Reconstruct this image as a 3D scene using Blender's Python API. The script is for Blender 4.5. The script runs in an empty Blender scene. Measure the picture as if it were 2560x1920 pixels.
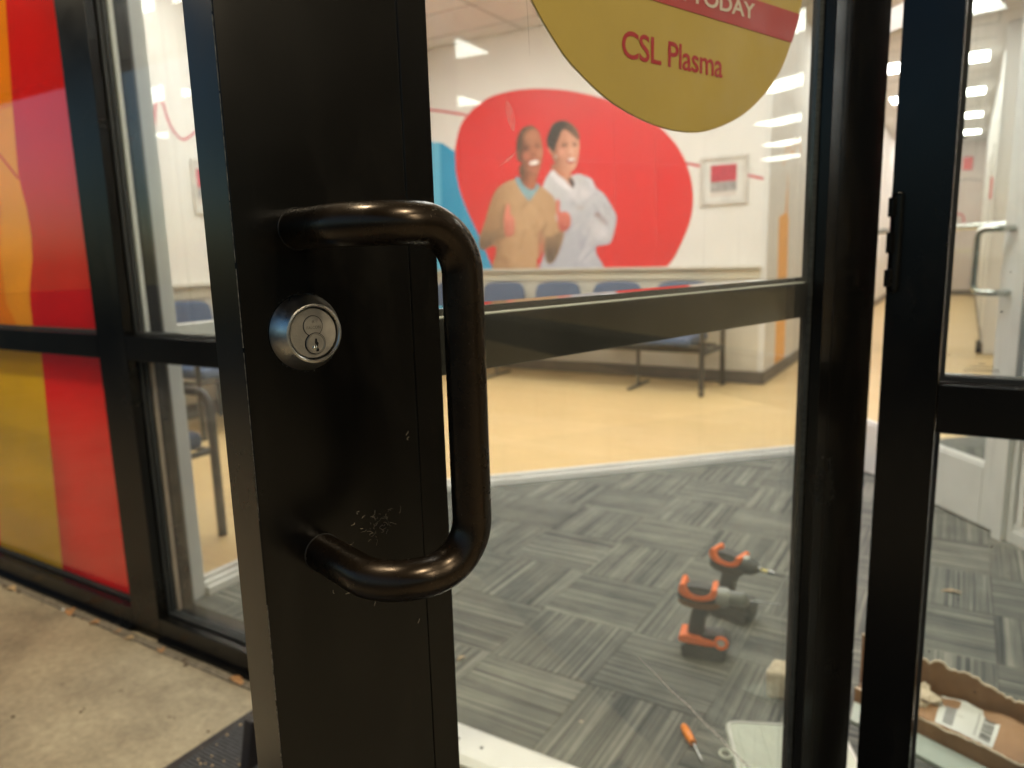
import bpy, bmesh, math, random
import numpy as np
from mathutils import Vector, Matrix
random.seed(7)
SC = bpy.context.scene
COL = SC.collection

# ---------------------------------------------------------------- camera
cam_d = bpy.data.cameras.new('camera')
cam = bpy.data.objects.new('camera', cam_d)
COL.objects.link(cam)
cam_d.sensor_width = 36.0
cam_d.lens = 25.726
cam_d.clip_start = 0.02
cam_d.clip_end = 600
R_ = Vector((0.8528093, 0.52148755, -0.02769522))
U_ = Vector((-0.06849736, 0.1642766, 0.98403319))
F_ = Vector((-0.51771073, 0.83729561, -0.17581713))
cam.matrix_world = Matrix(((R_.x, U_.x, -F_.x, 0.0), (R_.y, U_.y, -F_.y, -1.165),
                           (R_.z, U_.z, -F_.z, 1.118), (0, 0, 0, 1)))
cam_d.dof.use_dof = True
cam_d.dof.focus_distance = 0.46
cam_d.dof.aperture_fstop = 7.8
SC.camera = cam

# ---------------------------------------------------------------- sky, sun, exposure
world = bpy.data.worlds.new('World')
SC.world = world
world.use_nodes = True
wn = world.node_tree.nodes
bg = wn['Background']
sky = wn.new('ShaderNodeTexSky')
sky.sky_type = 'NISHITA'
sky.sun_disc = False
sky.sun_elevation = math.radians(6.0)
sky.sun_rotation = math.radians(20)
sky.ozone_density = 3.0
world.node_tree.links.new(sky.outputs[0], bg.inputs['Color'])
bg.inputs['Strength'].default_value = 0.15
sun_d = bpy.data.lights.new('sun', 'SUN')
sun_d.energy = 0.15
sun_d.angle = math.radians(2)
sun_d.color = (1.0, 0.72, 0.5)
sun = bpy.data.objects.new('sun', sun_d)
COL.objects.link(sun)
sun.rotation_euler = (math.radians(-84), 0, math.radians(-20))
SC.view_settings.view_transform = 'Standard'
SC.view_settings.look = 'None'
SC.view_settings.exposure = 0.0
SC.view_settings.gamma = 1.0
SC.view_settings.use_curve_mapping = False
SC.cycles.use_denoising = True
SC.cycles.max_bounces = 10
SC.cycles.diffuse_bounces = 6
SC.cycles.glossy_bounces = 5
SC.cycles.transparent_max_bounces = 24
SC.cycles.transmission_bounces = 6
SC.cycles.caustics_reflective = False
SC.cycles.caustics_refractive = False
SC.cycles.sample_clamp_indirect = 6.0


# ---------------------------------------------------------------- materials
def srgb(r, g, b):
    f = lambda c: (c / 255 / 12.92) if c / 255 <= 0.04045 else ((c / 255 + 0.055) / 1.055) ** 2.4
    return (f(r), f(g), f(b), 1.0)


class N:
    """small node-tree helper"""
    def __init__(self, name):
        self.m = bpy.data.materials.new(name)
        self.m.use_nodes = True
        self.t = self.m.node_tree
        self.b = self.t.nodes['Principled BSDF']
        self.out = self.t.nodes['Material Output']

    def n(self, typ, **kw):
        x = self.t.nodes.new(typ)
        for k, v in kw.items():
            setattr(x, k, v)
        return x

    def l(self, a, b):
        self.t.links.new(a, b)

    def coord(self, kind='Object', scale=(1, 1, 1), rnd=False):
        c = self.n('ShaderNodeTexCoord')
        mp = self.n('ShaderNodeMapping')
        mp.inputs['Scale'].default_value = scale
        self.l(c.outputs[kind], mp.inputs['Vector'])
        if rnd:
            oi = self.n('ShaderNodeObjectInfo')
            mu = self.n('ShaderNodeMath', operation='MULTIPLY')
            mu.inputs[1].default_value = 57.0
            self.l(oi.outputs['Random'], mu.inputs[0])
            cb = self.n('ShaderNodeCombineXYZ')
            for i in range(3):
                self.l(mu.outputs[0], cb.inputs[i])
            self.l(cb.outputs[0], mp.inputs['Location'])
        return mp.outputs[0]

    def noise(self, vec, scale, detail=4, rough=0.55):
        x = self.n('ShaderNodeTexNoise')
        x.inputs['Scale'].default_value = scale
        x.inputs['Detail'].default_value = detail
        x.inputs['Roughness'].default_value = rough
        self.l(vec, x.inputs['Vector'])
        return x.outputs['Fac']

    def ramp(self, fac, stops):
        x = self.n('ShaderNodeValToRGB')
        e = x.color_ramp.elements
        while len(e) < len(stops):
            e.new(0.5)
        for el, (p, c) in zip(e, stops):
            el.position = p
            el.color = c if len(c) == 4 else (*c, 1)
        self.l(fac, x.inputs[0])
        return x.outputs[0]

    def bump(self, h, strength, dist=0.001):
        x = self.n('ShaderNodeBump')
        x.inputs['Strength'].default_value = strength
        x.inputs['Distance'].default_value = dist
        self.l(h, x.inputs['Height'])
        self.l(x.outputs[0], self.b.inputs['Normal'])

    def set(self, **kw):
        for k, v in kw.items():
            self.b.inputs[k.replace('_', ' ')].default_value = v


def pm(name, color, rough=0.5, metal=0.0, var=0.12, scale=8.0, bump=0.0, bscale=120.0, rvar=0.1, spec=0.5, coat=0.0):
    k = N(name)
    v = k.coord('Object')
    f = k.noise(v, scale, 5)
    c = color[:3]
    lo = tuple(max(0, x * (1 - var)) for x in c)
    hi = tuple(min(1, x * (1 + var)) for x in c)
    k.l(k.ramp(f, [(0.3, lo), (0.7, hi)]), k.b.inputs['Base Color'])
    k.l(k.ramp(k.noise(v, scale * 3, 4), [(0.3, (max(0.02, rough - rvar),) * 3), (0.7, (min(1, rough + rvar),) * 3)]),
        k.b.inputs['Roughness'])
    k.set(Metallic=metal)
    k.b.inputs['Specular IOR Level'].default_value = spec
    k.b.inputs['Coat Weight'].default_value = coat
    if bump:
        k.bump(k.noise(v, bscale, 3), bump)
    return k.m


def glass_mat(name, tint=(0.93, 0.96, 0.94), streak=0.06, dirt_and_veil=0.02, refl=1.0, body=0.0):
    """flat architectural pane: Fresnel mirror over a clear sheet, with a little dirt"""
    k = N(name)
    nt = k.t
    nt.nodes.remove(k.b)
    tr = k.n('ShaderNodeBsdfTransparent')
    tr.inputs[0].default_value = (*tint, 1)
    gl = k.n('ShaderNodeBsdfGlossy')
    gl.inputs['Roughness'].default_value = 0.012
    gl.inputs['Color'].default_value = (refl, refl, refl, 1)
    geo = k.n('ShaderNodeNewGeometry')
    dp = k.n('ShaderNodeVectorMath', operation='DOT_PRODUCT')
    k.l(geo.outputs['Incoming'], dp.inputs[0])
    k.l(geo.outputs['Normal'], dp.inputs[1])
    ab = k.n('ShaderNodeMath', operation='ABSOLUTE')
    k.l(dp.outputs['Value'], ab.inputs[0])
    om = k.n('ShaderNodeMath', operation='SUBTRACT')
    om.inputs[0].default_value = 1.0
    k.l(ab.outputs[0], om.inputs[1])
    pw = k.n('ShaderNodeMath', operation='POWER')
    k.l(om.outputs[0], pw.inputs[0])
    pw.inputs[1].default_value = 5.0
    ma = k.n('ShaderNodeMath', operation='MULTIPLY_ADD')
    k.l(pw.outputs[0], ma.inputs[0])
    ma.inputs[1].default_value = 0.95
    ma.inputs[2].default_value = 0.05
    mix = k.n('ShaderNodeMixShader')
    k.l(ma.outputs[0], mix.inputs[0])
    k.l(tr.outputs[0], mix.inputs[1])
    k.l(gl.outputs[0], mix.inputs[2])
    di = k.n('ShaderNodeBsdfDiffuse')
    di.inputs[0].default_value = (0.75, 0.73, 0.68, 1)
    tl = k.n('ShaderNodeBsdfTranslucent')
    tl.inputs[0].default_value = (0.75, 0.73, 0.68, 1)
    ds = k.n('ShaderNodeMixShader')
    ds.inputs[0].default_value = 0.5
    k.l(di.outputs[0], ds.inputs[1])
    k.l(tl.outputs[0], ds.inputs[2])
    v1 = k.coord('Object', (1, 1, 0.05))
    s1 = k.ramp(k.noise(v1, 70, 3, 0.6), [(0.60, (0, 0, 0)), (0.82, (streak,) * 3)])
    v2 = k.coord('Object')
    s2 = k.ramp(k.noise(v2, 5, 5, 0.6), [(0.35, (dirt_and_veil * 0.3,) * 3), (0.75, (dirt_and_veil,) * 3)])
    s3 = k.ramp(k.noise(v2, 520, 1, 0.5), [(0.77, (0, 0, 0)), (0.84, (streak * 1.6,) * 3)])
    a1 = k.n('ShaderNodeVectorMath', operation='ADD')
    k.l(s1, a1.inputs[0]); k.l(s2, a1.inputs[1])
    a2 = k.n('ShaderNodeVectorMath', operation='ADD')
    k.l(a1.outputs[0], a2.inputs[0]); k.l(s3, a2.inputs[1])
    mx = k.n('ShaderNodeMixShader')
    k.l(a2.outputs[0], mx.inputs[0])
    k.l(mix.outputs[0], mx.inputs[1])
    k.l(ds.outputs[0], mx.inputs[2])
    k.l(mx.outputs[0], k.out.inputs['Surface'])
    return k.m


def emis(name, col, s):
    k = N(name)
    k.set(Base_Color=(0.8, 0.8, 0.8, 1))
    k.b.inputs['Emission Color'].default_value = (*col, 1)
    k.b.inputs['Emission Strength'].default_value = s
    return k.m


M = {}
# dark bronze anodised aluminium: faint extrusion lines, fingermarks
k = N('bronze_anodised'); v = k.coord('Object')
bc_ = k.ramp(k.noise(v, 6, 5), [(0.3, (0.0024, 0.0021, 0.0017)), (0.7, (0.0036, 0.0031, 0.0025))])
spk = k.ramp(k.noise(v, 1500, 2, 0.5), [(0.76, (0, 0, 0)), (0.82, (0.035, 0.03, 0.024))])
smg = k.ramp(k.noise(k.coord('Object', (1, 1, 0.35)), 14, 7, 0.7), [(0.52, (0, 0, 0)), (0.80, (0.010, 0.009, 0.0075))])
ad_ = k.n('ShaderNodeVectorMath', operation='ADD'); k.l(bc_, ad_.inputs[0]); k.l(spk, ad_.inputs[1])
ad2 = k.n('ShaderNodeVectorMath', operation='ADD'); k.l(ad_.outputs[0], ad2.inputs[0]); k.l(smg, ad2.inputs[1])
k.l(ad2.outputs[0], k.b.inputs['Base Color'])
k.l(k.ramp(k.noise(v, 3.5, 6, 0.65), [(0.3, (0.18,) * 3), (0.7, (0.30,) * 3)]), k.b.inputs['Roughness'])
k.bump(k.noise(k.coord('Object', (1, 1, 0.02)), 260, 2), 0.05, 0.0004)
k.b.inputs['Specular IOR Level'].default_value = 0.34
M['bronze'] = k.m
k = N('bronze_edge'); v = k.coord('Object')
k.l(k.ramp(k.noise(v, 60, 6, 0.7), [(0.42, (0.012, 0.011, 0.010)), (0.62, (0.022, 0.020, 0.018)), (0.72, (0.05, 0.046, 0.04))]), k.b.inputs['Base Color'])
k.set(Roughness=0.42)
M['bronze_edge'] = k.m
k = N('bare_edge'); v = k.coord('Object')
k.l(k.ramp(k.noise(v, 160, 6, 0.7), [(0.40, (0.03, 0.026, 0.02)), (0.6, (0.28, 0.25, 0.2))]), k.b.inputs['Base Color'])
k.set(Roughness=0.45, Metallic=0.4)
M['bare_edge'] = k.m
# handle: polished darker lacquer with scratches that show bare metal
k = N('handle_lacquer'); v = k.coord('Object')
sc = k.noise(k.coord('Object', (1, 1, 0.25)), 900, 4, 0.75)
up = k.n('ShaderNodeSeparateXYZ'); k.l(v, up.inputs[0])
k.l(k.ramp(sc, [(0.0, (0.006, 0.004, 0.0025)), (0.66, (0.009, 0.006, 0.0035)), (0.74, (0.20, 0.16, 0.12))]), k.b.inputs['Base Color'])
k.l(k.ramp(k.noise(v, 40, 5), [(0.3, (0.20,) * 3), (0.7, (0.36,) * 3)]), k.b.inputs['Roughness'])
k.bump(k.noise(v, 30, 2), 0.12, 0.0006)
k.b.inputs['Specular IOR Level'].default_value = 0.5
k.b.inputs['Specular Tint'].default_value = (1.0, 0.80, 0.64, 1)
M['handle'] = k.m
k = N('brushed_steel'); v = k.coord('Object')
k.l(k.ramp(k.noise(v, 55, 6, 0.7), [(0.3, (0.42, 0.41, 0.38)), (0.7, (0.72, 0.70, 0.66))]), k.b.inputs['Base Color'])
k.l(k.ramp(k.noise(v, 160, 4), [(0.3, (0.26,) * 3), (0.7, (0.42,) * 3)]), k.b.inputs['Roughness'])
k.set(Metallic=1.0)
k.bump(k.noise(v, 700, 3), 0.12, 0.0002)
M['steel'] = k.m
M['steel_face'] = pm('satin_nickel_face', (0.50, 0.46, 0.40), 0.40, 0.6, 0.14, 90, 0.15, 900)
M['black'] = pm('keyway_black', (0.004, 0.004, 0.004), 0.7)
M['groove'] = pm('groove_dark', (0.02, 0.017, 0.013), 0.6)
M['gasket'] = pm('rubber_gasket', (0.018, 0.019, 0.018), 0.6, bump=0.4, bscale=500)
M['gasket_ridged'] = (lambda k: (k.set(Roughness=0.5), k.l(k.ramp(k.noise(k.coord('Object', (0.01, 0.01, 1)), 420, 1), [(0.42, (0.012, 0.013, 0.012)), (0.58, (0.045, 0.048, 0.045))]), k.b.inputs['Base Color']), k.m)[-1])(N('ridged_gasket'))
M['glass'] = glass_mat('door_glass', streak=0.05, dirt_and_veil=0.075)  # haze of the pane's reflected veil is put into this dirt amount too
M['glass_clean'] = glass_mat('panel_glass', (0.99, 0.99, 0.99), 0.01, 0.004)
M['glass2'] = glass_mat('sidelight_glass', streak=0.10, dirt_and_veil=0.02)
M['glass3'] = glass_mat('inner_glass', (0.96, 0.97, 0.96), 0.01, 0.01)
M['rail_gloss'] = pm('gloss_black_rail', (0.006, 0.0065, 0.0055), 0.06, rvar=0.0, spec=0.4)
M['alu'] = pm('clear_anodised_aluminium', (0.66, 0.66, 0.635), 0.42, 0.1, 0.06, 6, 0.05, 300)
M['alu_white'] = pm('pale_painted_aluminium', (0.74, 0.73, 0.70), 0.4, 0.0, 0.04)
M['alu_dark'] = pm('grey_bronze_aluminium', (0.085, 0.083, 0.072), 0.4, 0.2, 0.1)
M['chrome'] = pm('satin_chrome', (0.55, 0.57, 0.53), 0.22, 1.0, 0.05)
M['wall'] = pm('warm_white_wall', (0.80, 0.775, 0.735), 0.55, var=0.02, scale=2, bump=0.1, bscale=200)
M['wall_pink'] = pm('far_rosy_wall', (0.66, 0.575, 0.53), 0.6, var=0.03, scale=2)
M['wainscot'] = pm('cream_chair_rail', (0.66, 0.60, 0.46), 0.5, var=0.03)
M['wainscot2'] = pm('pale_wainscot', (0.62, 0.575, 0.48), 0.55, var=0.03)
M['baseboard'] = pm('brown_vinyl_base', (0.115, 0.095, 0.075), 0.5)
M['ceiling'] = pm('ceiling_tile_white', (0.72, 0.69, 0.65), 0.85, var=0.05, scale=30, bump=0.3, bscale=300)
M['tbar'] = pm('ceiling_tee_white', (0.5, 0.47, 0.43), 0.5)
M['seat'] = pm('blue_grey_upholstery', (0.085, 0.125, 0.22), 0.75, var=0.15, scale=60, bump=0.3, bscale=600)
M['chair_metal'] = pm('dark_taupe_chair_frame', (0.045, 0.040, 0.033), 0.38, 0.1)
M['red'] = pm('red_vinyl', srgb(220, 26, 36), 0.38, var=0.03)
M['red_line'] = pm('rose_line_vinyl', srgb(205, 70, 85), 0.45, var=0.03)
M['blue'] = pm('blue_vinyl', srgb(10, 150, 196), 0.4, var=0.03)
M['blue_lt'] = pm('light_blue_vinyl', srgb(95, 185, 220), 0.4, var=0.03)
M['orange'] = pm('orange_vinyl', srgb(252, 176, 70), 0.5, var=0.05)
M['f_red'] = pm('film_red', srgb(214, 40, 32), 0.22, var=0.05, scale=3, rvar=0.05)
M['f_red2'] = pm('film_dark_red', srgb(200, 30, 36), 0.22, var=0.05, scale=3, rvar=0.05)
M['f_orange'] = pm('film_orange', srgb(232, 170, 62), 0.22, var=0.05, scale=3, rvar=0.05)
M['f_orange2'] = pm('film_deep_orange', srgb(226, 150, 8), 0.22, var=0.05, scale=3, rvar=0.05)
M['f_olive'] = pm('film_mustard', srgb(196, 172, 26), 0.25, var=0.18, scale=5, rvar=0.05)
M['stk_yel'] = pm('sticker_mustard', srgb(180, 156, 74), 0.42, var=0.04, scale=12, bump=0.05, bscale=20)
M['stk_red'] = pm('sticker_band_red', srgb(170, 66, 64), 0.4, var=0.04, scale=10)
M['stk_txt'] = pm('sticker_lettering_red', srgb(165, 40, 46), 0.4, var=0.03)
M['stk_wht'] = pm('sticker_lettering_white', srgb(205, 196, 178), 0.45, var=0.03)
M['stk_edge'] = pm('sticker_cut_edge', (0.75, 0.70, 0.5), 0.5)
M['concrete'] = None
k = N('stained_concrete'); v = k.coord('Object')
big = k.ramp(k.noise(v, 3.2, 7, 0.6), [(0.30, (0.21, 0.175, 0.125)), (0.46, (0.33, 0.28, 0.20)), (0.60, (0.39, 0.335, 0.24)), (0.8, (0.41, 0.355, 0.24))])
det = k.ramp(k.noise(v, 45, 8, 0.72), [(0.3, (0.66, 0.66, 0.66)), (0.65, (1.06, 1.06, 1.04))])
mx = k.n('ShaderNodeMixRGB', blend_type='MULTIPLY'); mx.inputs[0].default_value = 1
k.l(big, mx.inputs[1]); k.l(det, mx.inputs[2])
spot = k.ramp(k.noise(v, 17, 3, 0.5), [(0.70, (1, 1, 1)), (0.78, (0.45, 0.43, 0.40))])
mx2 = k.n('ShaderNodeMixRGB', blend_type='MULTIPLY'); mx2.inputs[0].default_value = 1
k.l(mx.outputs[0], mx2.inputs[1]); k.l(spot, mx2.inputs[2])
k.l(mx2.outputs[0], k.b.inputs['Base Color'])
k.set(Roughness=0.75)
k.bump(k.noise(v, 90, 8, 0.7), 0.5, 0.003)
M['concrete'] = k.m
M['asphalt'] = pm('asphalt', (0.045, 0.045, 0.047), 0.8, var=0.3, scale=40, bump=0.5)
M['soffit'] = pm('canopy_soffit_tan', (0.10, 0.08, 0.06), 0.7)
M['mat'] = pm('charcoal_ribbed_mat', (0.060, 0.062, 0.070), 0.85, var=0.35, scale=90, bump=0.6, bscale=260)
M['rubber'] = pm('black_rubber', (0.016, 0.012, 0.013), 0.5)
M['brick'] = pm('brown_brick_panel', (0.045, 0.036, 0.028), 0.7, var=0.2, scale=20)
M['leaf'] = pm('dry_leaf', (0.38, 0.20, 0.085), 0.65, var=0.35, scale=60)
M['leaf2'] = pm('pale_dry_leaf', (0.50, 0.36, 0.20), 0.6, var=0.3, scale=60)
M['tree'] = pm('dusk_foliage', (0.04, 0.05, 0.03), 0.8, var=0.4)
M['cardboard'] = pm('kraft_cardboard', (0.36, 0.205, 0.105), 0.75, var=0.10, scale=25, bump=0.25, bscale=150)
M['cardboard_in'] = pm('kraft_cardboard_inside', (0.25, 0.135, 0.065), 0.8, var=0.12, scale=25)
M['torn'] = pm('torn_paper_fibre', (0.68, 0.57, 0.42), 0.9, var=0.2, scale=80)
M['label'] = pm('white_shipping_label', (0.70, 0.71, 0.67), 0.35, var=0.05)
M['ink'] = pm('label_ink_grey', (0.10, 0.10, 0.095), 0.6, var=0.3, scale=300)
M['foam'] = pm('pale_green_foam_strip', (0.42, 0.48, 0.42), 0.6, var=0.06)
M['tool_orange'] = pm('tool_orange', srgb(255, 122, 56), 0.42, var=0.06)
M['tool_grey'] = pm('tool_dark_grey', (0.045, 0.05, 0.05), 0.5, var=0.2)
M['tool_metal'] = pm('tool_bare_metal', (0.45, 0.45, 0.42), 0.25, 1.0)
M['brass'] = pm('bit_brass', (0.6, 0.5, 0.15), 0.3, 0.8)
M['sd_orange'] = pm('screwdriver_orange', srgb(255, 140, 14), 0.3, var=0.04)
k = N('frosted_poly'); k.set(Base_Color=(0.62, 0.66, 0.56, 1), Roughness=0.35, Alpha=0.82)
M['poly'] = k.m
M['dust'] = pm('dust_fibre', (0.30, 0.25, 0.18), 0.9, var=0.4, scale=300)
M['scratch'] = pm('lint_brown', (0.35, 0.22, 0.13), 0.8)
M['picture_frame'] = pm('silver_picture_frame', (0.62, 0.58, 0.53), 0.35)
M['picture_mat'] = pm('picture_mount', (0.72, 0.70, 0.66), 0.5)
M['photo_grey'] = pm('printed_photo_grey', (0.36, 0.34, 0.33), 0.5, var=0.5, scale=28)
M['photo_red'] = pm('printed_photo_red', srgb(190, 45, 70), 0.5, var=0.2, scale=18)
# wood-look vinyl floor: long planks, slight tone shifts
k = N('maple_plank_floor')
v = k.coord('Object')
br = k.n('ShaderNodeTexBrick'); br.offset = 0.37
br.inputs['Scale'].default_value = 1.0
br.inputs['Brick Width'].default_value = 1.2
br.inputs['Row Height'].default_value = 0.15
br.inputs['Mortar Size'].default_value = 0.0012
br.inputs['Color1'].default_value = (0.70, 0.50, 0.235, 1)
br.inputs['Color2'].default_value = (0.74, 0.54, 0.27, 1)
br.inputs['Mortar'].default_value = (0.56, 0.37, 0.18, 1)
k.l(v, br.inputs['Vector'])
gr = k.ramp(k.noise(k.coord('Object', (1, 12, 1)), 4, 6, 0.6), [(0.3, (0.90, 0.89, 0.87)), (0.7, (1.06, 1.05, 1.03))])
mx = k.n('ShaderNodeMixRGB', blend_type='MULTIPLY'); mx.inputs[0].default_value = 1
k.l(br.outputs['Color'], mx.inputs[1]); k.l(gr, mx.inputs[2]); k.l(mx.outputs[0], k.b.inputs['Base Color'])
k.set(Roughness=0.42)
M['wood'] = k.m
# striped carpet tile, stripes run along local Y
k = N('striped_carpet_tile')
a = k.noise(k.coord('Object', (1, 0.008, 1), True), 88, 3, 0.75)
b2 = k.noise(k.coord('Object', (1, 0.010, 1), True), 210, 3, 0.6)
c2 = k.noise(k.coord('Object', (1, 1, 1), True), 9, 3, 0.5)
m1 = k.n('ShaderNodeMath', operation='MULTIPLY_ADD'); k.l(b2, m1.inputs[0]); m1.inputs[1].default_value = 0.45; k.l(a, m1.inputs[2])
m2 = k.n('ShaderNodeMath', operation='MULTIPLY_ADD'); k.l(c2, m2.inputs[0]); m2.inputs[1].default_value = 0.18; k.l(m1.outputs[0], m2.inputs[2])
k.l(k.ramp(m2.outputs[0], [(0.58, (0.046, 0.050, 0.052)), (0.72, (0.100, 0.106, 0.102)), (0.84, (0.160, 0.164, 0.148)), (1.0, (0.31, 0.305, 0.265))]), k.b.inputs['Base Color'])
k.set(Roughness=0.95)
k.b.inputs['Specular IOR Level'].default_value = 0.2
k.bump(k.noise(k.coord('Object', (1, 0.3, 1), True), 700, 3), 0.5, 0.003)
M['carpet'] = k.m
M['lamp_in'] = emis('fluorescent_diffuser', (1.0, 0.97, 0.945), 13.2)
M['lamp_out'] = emis('canopy_lamp_lens', (1.0, 0.84, 0.58), 420.0)


# ---------------------------------------------------------------- mesh helpers
class MB:
    def __init__(self):
        self.v = []; self.f = []; self.mi = []; self.sm = []

    def add(self, vs, fs, mi=0, smooth=False):
        o = len(self.v)
        self.v += [tuple(p) for p in vs]
        for f in fs:
            self.f.append(tuple(i + o for i in f)); self.mi.append(mi); self.sm.append(smooth)
        return self

    def box(self, x0, x1, y0, y1, z0, z1, mi=0):
        return self.add([(x0, y0, z0), (x1, y0, z0), (x1, y1, z0), (x0, y1, z0), (x0, y0, z1), (x1, y0, z1), (x1, y1, z1), (x0, y1, z1)],
                        [(0, 3, 2, 1), (4, 5, 6, 7), (0, 1, 5, 4), (1, 2, 6, 5), (2, 3, 7, 6), (3, 0, 4, 7)], mi)

    def obox(self, p, q, w, z0, z1, mi=0, off=0.0):
        """box whose plan centre line runs p->q, width w"""
        p = Vector(p[:2]); q = Vector(q[:2]); d = (q - p).normalized(); n = Vector((-d.y, d.x))
        c = [p + n * (off - w / 2), q + n * (off - w / 2), q + n * (off + w / 2), p + n * (off + w / 2)]
        vs = [(a.x, a.y, z0) for a in c] + [(a.x, a.y, z1) for a in c]
        return self.add(vs, [(0, 3, 2, 1), (4, 5, 6, 7), (0, 1, 5, 4), (1, 2, 6, 5), (2, 3, 7, 6), (3, 0, 4, 7)], mi)

    def tube(self, pts, r, n=12, mi=0, cap=True, smooth=True):
        pts = [Vector(p) for p in pts]
        rs = r if isinstance(r, (list, tuple)) else [r] * len(pts)
        rings = []
        t0 = (pts[1] - pts[0]).normalized()
        ref = Vector((0, 0, 1)) if abs(t0.z) < 0.9 else Vector((1, 0, 0))
        u = t0.cross(ref).normalized()
        for i, p in enumerate(pts):
            a = pts[max(0, i - 1)]; b = pts[min(len(pts) - 1, i + 1)]
            t = (b - a).normalized()
            u = (u - t * u.dot(t)).normalized(); w = t.cross(u)
            rings.append([p + (u * math.cos(2 * math.pi * j / n) + w * math.sin(2 * math.pi * j / n)) * rs[i] for j in range(n)])
        vs = [q for rg in rings for q in rg]; fs = []
        for i in range(len(pts) - 1):
            for j in range(n):
                fs.append((i * n + j, i * n + (j + 1) % n, (i + 1) * n + (j + 1) % n, (i + 1) * n + j))
        self.add(vs, fs, mi, smooth)
        if cap:
            o = len(self.v) - len(vs)
            self.f.append(tuple(o + j for j in range(n))[::-1]); self.mi.append(mi); self.sm.append(False)
            self.f.append(tuple(o + (len(pts) - 1) * n + j for j in range(n))); self.mi.append(mi); self.sm.append(False)
        return self

    def lathe(self, prof, c, ax='y', n=48, mi=0, smooth=True):
        """prof: (radius, height) along axis; c centre"""
        vs = []; fs = []
        for r, h in prof:
            for j in range(n):
                a = 2 * math.pi * j / n
                ca, sa = r * math.cos(a), r * math.sin(a)
                if ax == 'y': vs.append((c[0] + ca, c[1] + h, c[2] + sa))
                elif ax == 'z': vs.append((c[0] + ca, c[1] + sa, c[2] + h))
                else: vs.append((c[0] + h, c[1] + ca, c[2] + sa))
        for i in range(len(prof) - 1):
            for j in range(n):
                fs.append((i * n + j, i * n + (j + 1) % n, (i + 1) * n + (j + 1) % n, (i + 1) * n + j))
        return self.add(vs, fs, mi, smooth)

    def prism(self, pts, ax, a0, a1, mi=0):
        """polygon in a coordinate plane, thick along ax ('x','y','z')"""
        n = len(pts)
        mk = {'y': lambda p, t: (p[0], t, p[1]), 'x': lambda p, t: (t, p[0], p[1]), 'z': lambda p, t: (p[0], p[1], t)}[ax]
        vs = [mk(p, a0) for p in pts] + [mk(p, a1) for p in pts]
        fs = [tuple(range(n)), tuple(range(2 * n - 1, n - 1, -1))] + [(i, i + n, (i + 1) % n + n, (i + 1) % n) for i in range(n)]
        return self.add(vs, fs, mi)

    def build(self, name, mats, parent=None, bevel=0.0, loc=None, fix=True, seg=2):
        me = bpy.data.meshes.new(name)
        vs = self.v
        if loc is not None:
            vs = [(p[0] - loc[0], p[1] - loc[1], p[2] - loc[2]) for p in vs]
        elif parent is not None and parent.get('_loc'):
            L = parent['_loc']; vs = [(p[0] - L[0], p[1] - L[1], p[2] - L[2]) for p in vs]
        me.from_pydata(vs, [], self.f)
        if not isinstance(mats, (list, tuple)): mats = [mats]
        for m in mats: me.materials.append(m)
        me.polygons.foreach_set('material_index', self.mi)
        me.polygons.foreach_set('use_smooth', self.sm)
        if fix:
            bm = bmesh.new(); bm.from_mesh(me)
            bmesh.ops.recalc_face_normals(bm, faces=bm.faces)
            bm.to_mesh(me); bm.free()
        me.update()
        if any(self.sm): me.set_sharp_from_angle(angle=math.radians(38))
        o = bpy.data.objects.new(name, me)
        COL.objects.link(o)
        if loc is not None: o.location = loc
        if parent is not None:
            o.parent = parent
            if parent.get('_loc') and loc is None: o['_loc'] = tuple(parent['_loc'])
        if bevel:
            b = o.modifiers.new('bevel', 'BEVEL'); b.width = bevel; b.segments = seg; b.limit_method = 'ANGLE'
            b.angle_limit = math.radians(40); b.harden_normals = False
        return o


def tag(o, label=None, cat=None, group=None, kind=None):
    if label: o['label'] = label
    if cat: o['category'] = cat
    if group: o['group'] = group
    if kind: o['kind'] = kind
    return o


def thing(name, loc, label, cat, group=None, rz=0.0):
    o = bpy.data.objects.new(name, None); COL.objects.link(o)
    o.location = loc; o.rotation_euler = (0, 0, rz); o.empty_display_size = 0.1
    return tag(o, label, cat, group)


def at(o):
    """children of o will be given in world coordinates (o is not rotated)"""
    o['_loc'] = tuple(o.location); return o


def clean():
    for o in bpy.data.objects:
        if '_loc' in o: del o['_loc']


def round_path(cs, r, n=8):
    cs = [Vector(c) for c in cs]; out = [cs[0]]
    for i in range(1, len(cs) - 1):
        a, b, c = cs[i - 1], cs[i], cs[i + 1]
        ri = r[i - 1] if isinstance(r, (list, tuple)) else r
        d1 = (a - b).normalized(); d2 = (c - b).normalized()
        ang = d1.angle(d2); t = min(ri / math.tan(ang / 2), (a - b).length * 0.49, (c - b).length * 0.49)
        rr = t * math.tan(ang / 2)
        ctr = b + (d1 + d2).normalized() * (rr / math.sin(ang / 2))
        s = b + d1 * t - ctr; e = b + d2 * t - ctr; full = s.angle(e)
        for q in range(n + 1):
            w = q / n
            out.append(ctr + (s * math.sin((1 - w) * full) + e * math.sin(w * full)) / math.sin(full) if full > 1e-4 else b)
    out.append(cs[-1]); return out


def smooth_poly(pts, sub=6):
    """closed Catmull-Rom"""
    P = [Vector((p[0], p[1])) for p in pts]; n = len(P); out = []
    for i in range(n):
        a, b, c, d = P[i - 1], P[i], P[(i + 1) % n], P[(i + 2) % n]
        for j in range(sub):
            t = j / sub
            q = 0.5 * ((2 * b) + (c - a) * t + (2 * a - 5 * b + 4 * c - d) * t * t + (3 * b - a - 3 * c + d) * t ** 3)
            out.append((q.x, q.y))
    return out


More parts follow.
